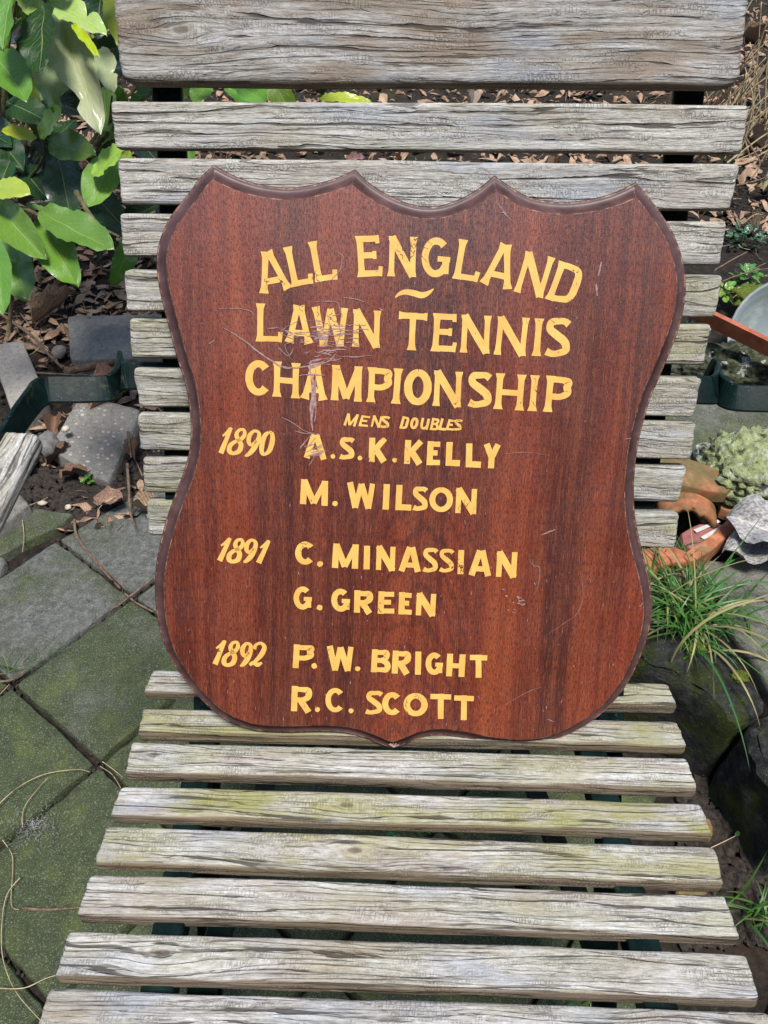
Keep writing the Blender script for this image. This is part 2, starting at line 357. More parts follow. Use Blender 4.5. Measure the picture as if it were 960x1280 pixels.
def mat_bowl():
    m = NT('cloudy_clear_plastic'); v = m.obj(); n = m.noise(v, 30, 5, .6)
    c = m.mix(m.ss(n, .42, .7), (.26, .31, .31), (.44, .48, .46))
    return m.set(col=c, rough=.3, trans=.30, ior=1.3, spec=.35)
M['bowl'] = mat_bowl()
# ================================================================ SHIELD (plaque) plane
tau = math.radians(11.2)
SN = (0, -math.sin(tau), -math.cos(tau))               # normal in camera axes (x, h, d)
P0 = np.array([(492-480)/F*.695, (640-937)/F*.695, .695])
SU = np.array([0, math.cos(tau), -math.sin(tau)]); SX = np.array([1., 0, 0]); SNn = np.array(SN)
def _raw(px, py, off=0.0):                              # ray hits the plane raised by off
    r = np.array([(px-480)/F, (640-py)/F, 1.0]); q = P0 + SNn*off
    return r*(q@SNn)/(r@SNn)
ct = _raw(529, 221); ax = ct-P0; ang = math.atan2(ax@SX, ax@SU)*.75
SU2 = SU*math.cos(ang)+SX*math.sin(ang); SX2 = SX*math.cos(ang)-SU*math.sin(ang)
SO = _raw(505, 575)
def sxy(px, py, off=0.0):
    q = _raw(px, py, off)-SO-SNn*off; return (q@SX2, q@SU2)
SM = frame(c2w(*SO), dirw(*SX2), dirw(*SU2), dirw(*SN))
outline = [  # clockwise from the left cusp; None marks the sharp cusps
 [(267,205.5),(288,217),(311,226),(334,231.5),(360,234),(384,231.5),(407,226),(427,219),(444,211)],
 [(444,211),(456,223),(470,234),(493,247),(520,256),(547,257),(573,249),(597,236),(618,219)],
 [(618,219),(636,231),(650,240),(670,248),(700,252),(730,250),(760,243),(780,235),(795,227)],
 [(795,227),(810,244),(824,262),(839,285),(850,310),(857,340),(858,366),(853.5,395),(846,420),(835,448),(824,474),(814,497),(806,524),(799,552),(795,580),(793,612),(794.5,645),(799,670),(805,695),(811,718),(815,742),(816,766),(811,793),(802,820),(788,850),(770,875),(750,895),(720,914),(690,927),(662,932.5),(640,932.5),(607,929),(575,922.5),(547,919.5),(527,923),(507,931),(491,936.5)],
 [(491,936.5),(476,931.5),(455,923),(432,917),(403,915),(360,916),(322,914),(292,905),(270,892.5),(247,871),(229,849),(212,823),(201,796),(194.5,762),(193,725),(197,691),(207,651),(219,616),(229,590),(236,563),(238,537),(236,509),(231,480),(221,449),(212,415),(203,381),(197,352),(195,325),(199,300),(212,271),(236,240),(250,221),(267,205.5)]]
pts = []
for seg in outline:
    c = catmull([sxy(px, py, -.009) for px, py in seg], 5); pts += c[:-1]
pts = np.array(pts)
def offset(P, d):                                        # inward mitre offset of the clockwise outline
    n = len(P); out = np.zeros_like(P); full = np.zeros_like(P); turn = np.zeros(n)
    for i in range(n):
        a, b, c = P[i-1], P[i], P[(i+1) % n]
        e1 = (b-a)/np.linalg.norm(b-a); e2 = (c-b)/np.linalg.norm(c-b); turn[i] = e1@e2
        n1 = np.array([e1[1], -e1[0]]); n2 = np.array([e2[1], -e2[0]])
        mt = n1+n2; mt /= np.linalg.norm(mt); out[i] = b+mt*d*min(1.15, 1/max(.35, mt@n1)); full[i] = b+mt*d/max(.35, mt@n1)
    A = P; B = np.roll(P, -1, axis=0); AB = B-A; L2 = (AB**2).sum(1)
    cusps = [i for i in range(n) if turn[i] < .80]
    for ci in cusps: out[ci] = full[ci]
    for ci in cusps:
        for k in list(range(-14, 15)):
            i = (ci+k) % n
            if k == 0: continue
            t = np.clip(((out[i]-A)*AB).sum(1)/L2, 0, 1); dm = np.min(np.linalg.norm(out[i]-(A+AB*t[:, None]), axis=1))
            if dm < d*.985: out[i] = out[ci]
    return out
rings = [(0, -.0175, 0), (0, -.0103, 0), (.0006, -.0092, 0), (.0014, -.0088, 1), (.0022, -.0090, 0), (.0034, -.0086, 0), (.0050, -.0074, 0),
         (.0064, -.0056, 0), (.0074, -.0034, 0), (.0079, -.0018, 0), (.0084, -.0016, 0), (.0088, -.0003, 0), (.0093, 0.0, 1)]
SHIELD = empty('shield_plaque', mat=SM)
tag(SHIELD, 'varnished mahogany shield board with ochre painted tennis lettering, leaning on the chair', 'plaque')
nv = len(pts); V = []; Fc = []; mi = []
for (d, z, k) in rings:
    q = offset(pts, d*1.22) if d else pts
    V += [(x, y, z) for x, y in q]
for r in range(len(rings)-1):
    for i in range(nv):
        j = (i+1) % nv; Fc.append((r*nv+i, r*nv+j, (r+1)*nv+j, (r+1)*nv+i)); mi.append(1 if rings[r+1][2] else 0)
back = [(x, y, -.0175) for x, y in pts]
for t in tessellate_polygon([[Vector(v) for v in back]]): Fc.append(tuple(reversed(t))); mi.append(0)
me = mesh('moulding', V, Fc, [M['mould'], M['worn']], True, mi)
bm_ = bmesh.new(); bm_.from_mesh(me); bmesh.ops.recalc_face_normals(bm_, faces=bm_.faces)
bm_.to_mesh(me); bm_.free()
link('moulding', me, SHIELD)
inner = offset(pts, .0093*1.22)
tr = tessellate_polygon([[Vector((x, y, 0)) for x, y in inner]])
link('face_panel', mesh('face_panel', [(x, y, 0) for x, y in inner], [tuple(t) for t in tr], M['mahogany'], False), SHIELD)
_fm = SHIELD.children[1].data
if _fm.polygons[0].normal.z < 0: _fm.flip_normals()
# ---- lettering: brush strokes of varying width
def V_(x0, y0, x1, y1, f=0.0, w=1.0):
    return [(lerp(x0, x1, t), lerp(y0, y1, t), w*(1-.10*f*math.sin(PI*t)*1.3 + .42*f*max(0, abs(t-.5)*2-.70)/.30)) for t in (0, .06, .15, .3, .5, .7, .85, .94, 1)]
def C_(P, w=1.0, n=7, e=0.0):
    q = catmull([(p[0], p[1], (p[2] if len(p) > 2 else 1)*w) for p in P], n); return [tuple(a) for a in q]
def arc(cx, cy, rx, ry, a0, a1, n=26, w0=1.0, w1=1.0, side=1.0):
    o = []
    for i in range(n+1):
        a = math.radians(lerp(a0, a1, i/n)); o.append((cx+rx*math.cos(a), cy+ry*math.sin(a), 1*(1+(side-1)*abs(math.cos(a)))))
    o[0] = (*o[0][:2], o[0][2]*w0); o[-1] = (*o[-1][:2], o[-1][2]*w1); return o
def glyph(ch, mx, my, f):
    l, r, b, t = mx, 1-mx, my, 1-my; th = .86
    if ch == 'A': return [V_(l*.95, 0, .5-.35*mx, 1, f), V_(r+.05*mx, 0, .5+.35*mx, 1, f), V_(.26, .27, .74, .27, 0, th)]
    if ch == 'L': return [V_(l, 0, l, 1, f), V_(l*.6, b*.92, 1, b*.92, 0, th*.92), V_(1-.5*mx, 0, 1-.1*mx, my*3.0, 0, .7)] if f else [V_(l, 0, l, 1, f), V_(l, b, 1, b, 0, 1)]
    if ch == 'E': return [V_(l, 0, l, 1, f), V_(l*.6, b*.95, 1, b*.95, 0, th), V_(l*.6, 1-b*.95, .95, 1-b*.95, 0, th), V_(l, .52, .78, .52, 0, th)]+([V_(1-.4*mx, 0, 1-.05*mx, my*2.9, 0, .6), V_(.95-.4*mx, 1, .95-.25*mx, 1-my*2.4, 0, .6), V_(.75, .42, .75, .62, 0, .55)] if f else [])
    if ch == 'N': return [V_(l, 0, l, 1, f*.8, .86), V_(r, 0, r, 1, f*.8, .86), V_(l*.8, 1-.2*my, r*1.0+mx*.15, .2*my, 0, 1.1)]
    if ch == 'G': return [arc(.5, .5, .5-mx, .5-my, 48, 345, 26, 1.05, .9), V_(.97-mx, .1, .97-mx, .50, 0, 1), V_(.56, .47, 1.0, .47, 0, .75)]
    if ch == 'D': return [V_(l, 0, l, 1, f), C_([(l, b, th), (.45, b, th), (.80, .17, 1), (r, .5, 1.1), (.80, .83, 1), (.45, 1-b, th), (l, 1-b, th)])]
    if ch == 'W': return [V_(l, 1, .28, 0, f*.5, 1.0), V_(.28, .0, .5, .96, 0, .85), V_(.5, .96, .74, 0, 0, 1.0), V_(.74, 0, r, 1, f*.5, .85)]
    if ch == 'T': return [V_(.5, 0, .5, 1, f), V_(0, 1-b, 1, 1-b, f*.6, .95)]
    if ch == 'I': return [V_(.5, 0, .5, 1, f)]
    if ch == 'H': return [V_(l, 0, l, 1, f), V_(r, 0, r, 1, f), V_(l, .48, r, .48, 0, th)]
    if ch == 'M': return [V_(l, 0, l*1.12, 1, f*.7), V_(r, 0, r-.12*l, 1, f*.7), V_(l*1.1, .97, .5, .07, 0, 1.0), V_(r-.1*l, .97, .5, .07, 0, .85)]
    if ch == 'P': return [V_(l, 0, l, 1, f), C_([(l, 1-b, th), (.6, 1-b, th), (.90, .86, 1), (1-mx*.95, .71, 1.08), (.90, .56, 1), (.6, .44, th), (l, .44, th)])]
    if ch == 'R': return [V_(l, 0, l, 1, f), C_([(l, 1-b, th), (.52, 1-b, th), (.78, .87, 1), (.84, .73, 1.05), (.78, .58, 1), (.52, .47, th), (l, .47, th)]), V_(.42, .48, r, 0, 0, 1.05)]
    if ch == 'B': return [V_(l, 0, l, 1, f), C_([(l, 1-b, th), (.5, 1-b, th), (.76, .88, 1), (.81, .76, 1.05), (.74, .62, .95), (.5, .53, th), (l, .53, th)]), C_([(l, .53, th), (.55, .52, th), (.82, .43, 1), (.90, .29, 1.05), (.82, .14, 1), (.55, b, th), (l, b, th)])]
    if ch == 'O': return [arc(.5, .5, .5-mx, .5-my, 90, 450, 40, side=1.15)]
    if ch == 'C': return [arc(.54, .5, .54-mx, .5-my, 42, 318, 26, 1.15, 1.1, 1.1)]
    if ch == 'S': return [C_([(.93, .83, 1.05), (.76, .95-my*.5, .9), (.52, 1-my, .9), (.20, .87, 1), (.16, .70, 1.05), (.45, .55, 1.15), (.80, .38, 1.15), (.86, .18, 1.05), (.55, my, .9), (.28, .6*my+.02, .9), (.05, .13, 1.1)])]
    if ch == 'K': return [V_(l, 0, l, 1, f), V_(l*1.3, .38, .94-mx*.6, .98, 0, .95), V_(l+.22, .52, r, .02, 0, 1.1)]
    if ch == 'Y': return [V_(l, 1, .5, .45, 0), V_(r, 1, .5, .42, 0, .95), V_(.5, .5, .5, 0, 0)]
    if ch == 'U': return [C_([(l, 1), (l, .4), (.3, my*1.1), (.6, my*1.1), (r, .4), (r, 1)]), V_(r, 1, r, 0)]
    if ch == '1': return [[(.42, .0, 1.55), (.62, .5, 1.25), (.80, .95, 1.0), (.84, 1.0, .8)], [(.18, .66, .5), (.5, .78, .9), (.78, .97, 1.0)]]
    if ch == '8': return [C_([(.72, .55, 1.1), (.93, .76, 1.15), (.80, .95, .9), (.50, .93, .9), (.38, .76, 1.2), (.56, .58, 1.3), (.84, .38, 1.4), (.80, .14, 1.4), (.45, .04, 1.1), (.14, .12, 1.4), (.12, .33, 1.3), (.42, .50, 1.0), (.72, .58, 1.0)])]
    if ch == '9': return [C_([(.80, .60, .8), (.50, .42, .9), (.24, .52, 1.2), (.20, .76, 1.3), (.45, .95, .9), (.78, .94, .9), (.94, .80, 1.2), (.88, .52, 1.4), (.66, .24, 1.5), (.36, .04, 1.1), (.12, -.02, .5)])]
    if ch == '0': return [C_([(.60, .97, .9), (.30, .80, 1.3), (.16, .42, 1.5), (.24, .08, 1.2), (.52, .03, .9), (.84, .22, 1.4), (.98, .60, 1.5), (.88, .92, 1.1), (.60, .97, .9)])]
    if ch == '2': return [C_([(.22, .72, 1.3), (.30, .90, .9), (.62, .98, .9), (.92, .82, 1.3), (.82, .52, 1.5), (.48, .22, 1.1), (.12, .03, .8)]), C_([(.10, .04, .8), (.34, .14, 1.1), (.66, .06, 1.3), (.94, .16, .6)])]
RG = {1: (310, 280, 4.364), 2: (520, 280, 4.364), 3: (310, 370, 4.364), 4: (500, 380, 4.364), 5: (300, 440, 4.364), 6: (500, 440, 4.364), 7: (420, 500, 4.364), 8: (260, 520, 4.8), 9: (260, 660, 4.8), 10: (440, 660, 4.364), 11: (260, 790, 4.8), 12: (420, 790, 4.364)}
TXT = [  # stroke width px, flare, region, char, BLx, BLy, BRx, BRy, TLx, TLy
 (9.2, 1, 1, 'A', 70,382, 237,350, 19,166), (9.2, 1, 1, 'L', 243,345, 353,325, 197,128), (9.2, 1, 1, 'L', 372,318, 485,303, 332,98),
 (9.2, 1, 1, 'E', 603,290, 728,285, 590,66), (9.2, 1, 1, 'N', 762,285, 915,290, 770,66), (9.2, .5, 2, 'G', 24,284, 180,297, 38,68),
 (9.2, 1, 2, 'L', 203,298, 330,317, 240,82), (9.2, 1, 2, 'A', 352,322, 515,360, 409,93), (9.2, 1, 2, 'N', 532,368, 690,405, 600,148), (9.2, 1, 2, 'D', 708,410, 850,446, 785,202),
 (9.0, 1, 3, 'L', 48,248, 180,252, 50,40), (9.0, 1, 3, 'A', 207,252, 350,262, 207,47), (9.2, 1, 3, 'W', 358,268, 555,278, 350,57), (9.2, 1, 3, 'N', 568,275, 718,284, 575,72),
 (9.0, 1, 4, 'T', -15,247, 140,257, -5,43), (9.0, 1, 4, 'E', 173,258, 297,263, 187,50), (9.2, 1, 4, 'N', 327,264, 487,271, 338,58), (9.2, 1, 4, 'N', 512,276, 683,284, 535,68), (9.4, 1, 4, 'I', 718,282, 768,285, 735,78), (9.4, 0, 4, 'S', 788,285, 918,290, 803,72),
 (9.2, 0, 5, 'C', 30,234, 160,240, 32,42), (9.0, 1, 5, 'H', 182,242, 320,254, 186,50), (9.0, 1, 5, 'A', 335,253, 470,265, 343,59), (9.4, .6, 5, 'M', 497,262, 662,272, 503,70), (9.0, 1, 5, 'P', 695,272, 817,280, 703,82), (9.4, 1, 5, 'I', 823,280, 875,284, 838,88),
 (9.4, 0, 6, 'O', 22,288, 167,292, 28,92), (9.2, 1, 6, 'N', 178,293, 332,302, 188,100), (9.4, 0, 6, 'S', 370,300, 492,305, 378,105), (9.0, 1, 6, 'H', 515,310, 668,320, 530,115), (9.2, 1, 6, 'I', 698,320, 742,324, 715,125), (9.4, 1, 6, 'P', 785,325, 915,335, 805,128),
 (3.3, 0, 7, 'M', 40,138, 105,145, 62,72), (3.2, 0, 7, 'E', 122,142, 172,147, 140,83), (3.2, 0, 7, 'N', 188,145, 240,152, 203,83), (3.4, 0, 7, 'S', 240,150, 285,155, 252,85),
 (3.4, 0, 7, 'D', 345,155, 385,160, 364,88), (3.4, 0, 7, 'O', 400,157, 442,160, 412,93), (3.4, 0, 7, 'U', 455,157, 500,163, 468,97), (3.4, 0, 7, 'B', 510,163, 553,168, 525,97), (3.4, 0, 7, 'L', 557,163, 597,167, 574,100), (3.2, 0, 7, 'E', 598,163, 637,167, 614,105), (3.4, 0, 7, 'S', 637,165, 680,167, 650,105),
 (8.0, 0, 8, 'A', 575,250, 712,263, 575,105), (6.6, 0, 8, 'S', 787,258, 870,262, 797,125), (8.0, 0, 7, 'K', 178,338, 278,340, 182,205), (8.0, 0, 7, 'K', 370,347, 472,353, 378,217), (8.2, 0, 7, 'E', 493,355, 566,357, 500,224), (8.4, 0, 7, 'L', 597,358, 675,362, 603,228), (8.4, 0, 7, 'L', 707,366, 790,370, 710,236), (8.2, 0, 7, 'Y', 797,370, 893,375, 805,238),
 (8.4, 0, 8, 'M', 552,527, 718,540, 557,378), (8.2, 0, 7, 'W', 62,585, 218,595, 60,447), (8.4, 0, 7, 'I', 252,597, 290,598, 258,458), (8.2, 0, 7, 'L', 323,600, 410,604, 330,462), (6.8, 0, 7, 'S', 418,602, 493,605, 425,470), (7.0, 0, 7, 'O', 510,610, 635,612, 512,475), (8.2, 0, 7, 'N', 648,615, 765,623, 655,478),
 (7.6, 0, 9, 'C', 522,218, 632,222, 527,78), (8.4, 0, 9, 'M', 743,238, 900,245, 750,92), (8.2, 0, 10, 'I', 62,224, 97,227, 65,95), (8.0, 0, 10, 'N', 128,227, 235,235, 133,95), (8.2, 0, 10, 'A', 253,235, 375,240, 261,102), (6.2, 0, 10, 'S', 385,240, 462,243, 393,105), (5.6, 0, 10, 'S', 475,240, 552,244, 480,110), (7.8, 0, 10, 'I', 575,250, 607,253, 580,118), (8.4, 0, 10, 'A', 635,257, 758,263, 643,119), (8.4, 0, 10, 'N', 782,265, 897,271, 790,126),
 (7.4, 0, 9, 'G', 512,488, 622,492, 515,348), (7.8, 0, 9, 'G', 740,500, 852,505, 740,360), (8.2, 0, 10, 'R', 10,460, 112,467, 13,338), (8.0, 0, 10, 'E', 140,467, 230,468, 145,345), (8.0, 0, 10, 'E', 253,470, 325,475, 257,348), (8.2, 0, 10, 'N', 345,475, 455,482, 352,353),
 (8.0, 0, 11, 'P', 508,215, 625,220, 515,73), (8.2, 0, 11, 'W', 718,228, 882,235, 712,82), (7.8, 0, 12, 'B', 190,218, 290,223, 197,93), (8.2, 0, 12, 'R', 303,225, 403,230, 310,100), (8.0, 0, 12, 'I', 430,231, 463,233, 433,105), (7.6, 0, 12, 'G', 487,232, 582,237, 490,108), (8.0, 0, 12, 'H', 600,240, 700,245, 607,117), (7.8, 0, 12, 'T', 730,247, 825,250, 730,122),
 (8.2, 0, 11, 'R', 498,473, 622,482, 503,322), (6.6, 0, 11, 'C', 705,480, 812,483, 707,333), (6.6, 0, 12, 'S', 158,448, 245,450, 170,318), (7.4, 0, 12, 'C', 252,452, 350,455, 255,325), (7.6, 0, 12, 'O', 370,458, 497,462, 372,330), (7.8, 0, 12, 'T', 515,472, 628,475, 515,335), (7.8, 0, 12, 'T', 643,478, 750,482, 645,343),
 (4.6, 0, 8, '1', 52,222, 112,225, 90,67), (4.6, 0, 8, '8', 112,228, 200,232, 146,72), (4.6, 0, 8, '9', 212,236, 290,240, 240,82), (4.6, 0, 8, '0', 306,230, 378,235, 322,90),
 (4.8, 0, 9, '1', 42,195, 107,198, 80,58), (4.8, 0, 9, '8', 112,205, 192,210, 140,60), (4.8, 0, 9, '9', 205,200, 275,205, 225,65), (4.8, 0, 9, '1', 277,208, 340,211, 315,72),
 (4.8, 0, 11, '1', 15,192, 80,195, 50,48), (4.8, 0, 11, '8', 82,202, 162,206, 112,52), (4.8, 0, 11, '9', 185,200, 250,203, 200,62), (4.6, 0, 11, '2', 240,202, 325,205, 265,62)]
DOTS = [(8, 750, 242, 14), (8, 912, 252, 14), (7, 130, 312, 0), (7, 320, 328, 13), (8, 762, 525, 16), (9, 672, 215, 18), (9, 670, 477, 17), (11, 637, 203, 17), (11, 898, 220, 15), (11, 657, 465, 15), (11, 858, 472, 15)]
def ribbon(P, scale, z, V, Fc, jit=.03):
    n = len(P); base = len(V)
    for i in range(n):
        a = np.array(P[max(0, i-1)][:2]); b = np.array(P[min(n-1, i+1)][:2]); t = b-a; L_ = np.linalg.norm(t)
        t = t/L_ if L_ > 1e-9 else np.array([1, 0.]); nn = np.array([-t[1], t[0]]); w = P[i][2]*scale*.5
        c = np.array(P[i][:2]); p = c+nn*w*(1+R.uniform(-jit, jit)); q = c-nn*w*(1+R.uniform(-jit, jit))
        V.append((p[0], p[1], z)); V.append((q[0], q[1], z))
    for i in range(n-1): Fc.append((base+2*i+1, base+2*i+3, base+2*i+2, base+2*i))
for (w, fl, rg, ch, blx, bly, brx, bry, tlx, tly) in TXT:
    ox, oy, s = RG[rg]
    BL, BR, TL = [np.array([ox+a/s, oy+b/s]) for a, b in ((blx, bly), (brx, bry), (tlx, tly))]; w *= .93
    bw, bh = np.linalg.norm(BR-BL), np.linalg.norm(TL-BL)
    c0 = np.array(sxy(*BL)); pxs = np.linalg.norm(np.array(sxy(BL[0]+1, BL[1]))-c0)
    V = []; Fc = []
    for k, st in enumerate(glyph(ch, min(.5, w/2/bw), min(.4, w/2/bh), fl)):
        P = [(*sxy(*(BL+(BR-BL)*x+(TL-BL)*y)), ww) for x, y, ww in st]
        ribbon(P, w*pxs, .00025+.00003*k, V, Fc)
    link('letter' if ch.isalpha() else 'numeral', mesh('letter', V, Fc, M['gold'], False), SHIELD)
for (rg, x, y, r) in DOTS:
    if not r: continue
    ox, oy, s = RG[rg]; c = (ox+x/s, oy+y/s); V = []
    for i in range(14):
        a = -i/14*2*PI; rr = r/s*R.uniform(.9, 1.08); V.append((*sxy(c[0]+rr*math.cos(-a)*1.03, c[1]-rr*math.sin(-a)), .00026))
    o = link('full_stop', mesh('full_stop', V, [tuple(range(14))], M['gold'], False), SHIELD)
    if o.data.polygons[0].normal.z < 0: o.data.flip_normals()
# swash under ENGLAND
V = []; Fc = []
P = [(*sxy(x, y), w*.00068) for x, y, w in [tuple(p) for p in catmull([(494, 372, 1.5), (499, 367.5, 4), (507, 365, 6), (517, 366.5, 7), (527, 369, 7), (535, 366.5, 5), (542, 361, 1.2)], 5)]]
ribbon(P, 1, .00025, V, Fc, 0); link('swash', mesh('swash', V, Fc, M['gold'], False), SHIELD)
# scratches and scuffs
V = []; Fc = []
def scr(P, w, ox=0, oy=0, s=1.0, z=.0005):
    Q = catmull([(ox+a/s, oy+b/s) for a, b in P], 5)
    n = len(Q)
    P2 = [(*sxy(q[0]+R.uniform(-.35, .35), q[1]+R.uniform(-.35, .35)), w*.00068*(.25+.9*math.sin(PI*(i+.4)/n))*R.uniform(.6, 1.2)) for i, q in enumerate(Q)]
    ribbon(P2, 1, z+R.uniform(0, .00012), V, Fc)
Z = (180, 190, 2.667)
for w, P in [(2.0, [(262,585),(330,625),(380,665),(440,705),(480,720),(560,712),(605,695)]), (.9, [(250,523),(340,525),(370,545)]), (3.0, [(553,720),(562,800),(556,860),(563,930)]), (3.0, [(562,740),(568,810),(560,890)]), (1.2, [(572,720),(573,860),(568,900)]),
             (1.4, [(515,745),(560,742),(605,744)]), (1.6, [(545,705),(610,700),(640,672)]), (.9, [(490,690),(470,645),(500,628),(455,600),(520,560)]), (1.0, [(640,680),(700,683),(762,678)]), (.9, [(660,485),(700,490),(738,500)]),
             (1, [(570,500),(640,500),(655,535),(640,545)]), (1, [(460,885),(500,905),(540,932),(590,940)]), (1, [(500,930),(540,938),(556,938)]), (2.2, [(555,745),(556,700),(600,690)]), (1, [(440,640),(480,680),(500,650)]), (1, [(660,345),(655,390),(620,430)]), (.8, [(640,330),(665,350),(650,375)]),
             (1, [(215,640),(235,628)]), (1.2, [(560,940),(530,975),(520,990)]), (1.2, [(575,950),(545,985)]), (1, [(565,990),(565,1020),(550,1045)]), (.9, [(780,520),(800,530)]), (1.1, [(640,560),(655,600),(640,650)]), (1.1, [(610,540),(620,590),(600,640)])]: scr(P, w, *Z)
Z = (500, 500, 2.667)
for w, P in [(1.6, [(470,450),(515,432)]), (.5, [(440,530),(445,555),(465,558),(460,620),(445,650)]), (.4, [(600,570),(610,650),(590,710),(545,745),(485,785)]), (.4, [(350,1015),(420,975),(475,955)]), (.9, [(750,130),(770,128)]), (.4, [(430,510),(438,545),(460,552)]), (.35, [(340,180),(420,175),(500,185)]), (.8, [(795,690),(810,675)]), (1.0, [(490,1062),(512,1072)])]: scr(P, w, *Z)
Z = (520, 190, 2.667)
for w, P in [(1.6, [(618,365),(606,415)]), (2.0, [(600,440),(603,480)]), (1.1, [(280,180),(305,215)]), (1, [(275,200),(310,205)]), (.9, [(265,160),(290,200),(330,240)])]: scr(P, w, *Z)
for i in range(75):                                       # dense short scuffs over LAWN
    x = R.gauss(400, 27); y = R.gauss(418, 9); L_ = R.uniform(4, 20)
    scr([(x, y), (x+L_*.5, y+R.uniform(-1, 1)), (x+L_, y+R.uniform(-1.5, 1.5))], R.uniform(.4, 1.3))
for i in range(22):
    x = R.uniform(380, 420); y = R.uniform(428, 462); L_ = R.uniform(5, 22); scr([(x, y), (x+L_*.5, y+R.uniform(-2, 2)), (x+L_, y+R.uniform(-5, 3))], R.uniform(.5, 1.6))
for i in range(12):
    x = R.uniform(376, 392); y = R.uniform(558, 572); scr([(x, y), (x+8, y-2), (x+R.uniform(10, 22), y-R.uniform(2, 9))], R.uniform(.5, 1.1))
for i in range(16):
    x = R.gauss(640, 7); y = R.gauss(752, 7); scr([(x, y), (x+R.uniform(1, 5), y+R.uniform(-2, 2))], R.uniform(.8, 2.2))
for i in range(150):                                      # tiny nicks
    x = R.uniform(215, 790); y = R.uniform(260, 925) if R.random() < .5 else R.uniform(700, 925)
    q = np.array(sxy(x, y))
    if np.min(np.linalg.norm(inner-q, axis=1)) < .004 or not any(True for _ in [0]): continue
    # keep inside the outline
    c = False; n_ = len(inner)
    for i2 in range(n_):
        a, b = inner[i2], inner[i2-1]
        if (a[1] > q[1]) != (b[1] > q[1]) and q[0] < (b[0]-a[0])*(q[1]-a[1])/(b[1]-a[1])+a[0]: c = not c
    if c: scr([(x, y), (x+R.uniform(-1.5, 1.5), y+R.uniform(1, 5))], R.uniform(.4, .9))
for k in range(14):
    scr([(486+k*.9, 934-abs(k-7)*.4), (487+k*.9, 931-R.uniform(0, 3))], 1.4, z=.0004)
o = link('scratches', mesh('scratches', V, Fc, M['scratch'], False), SHIELD); o['kind'] = 'stuff'
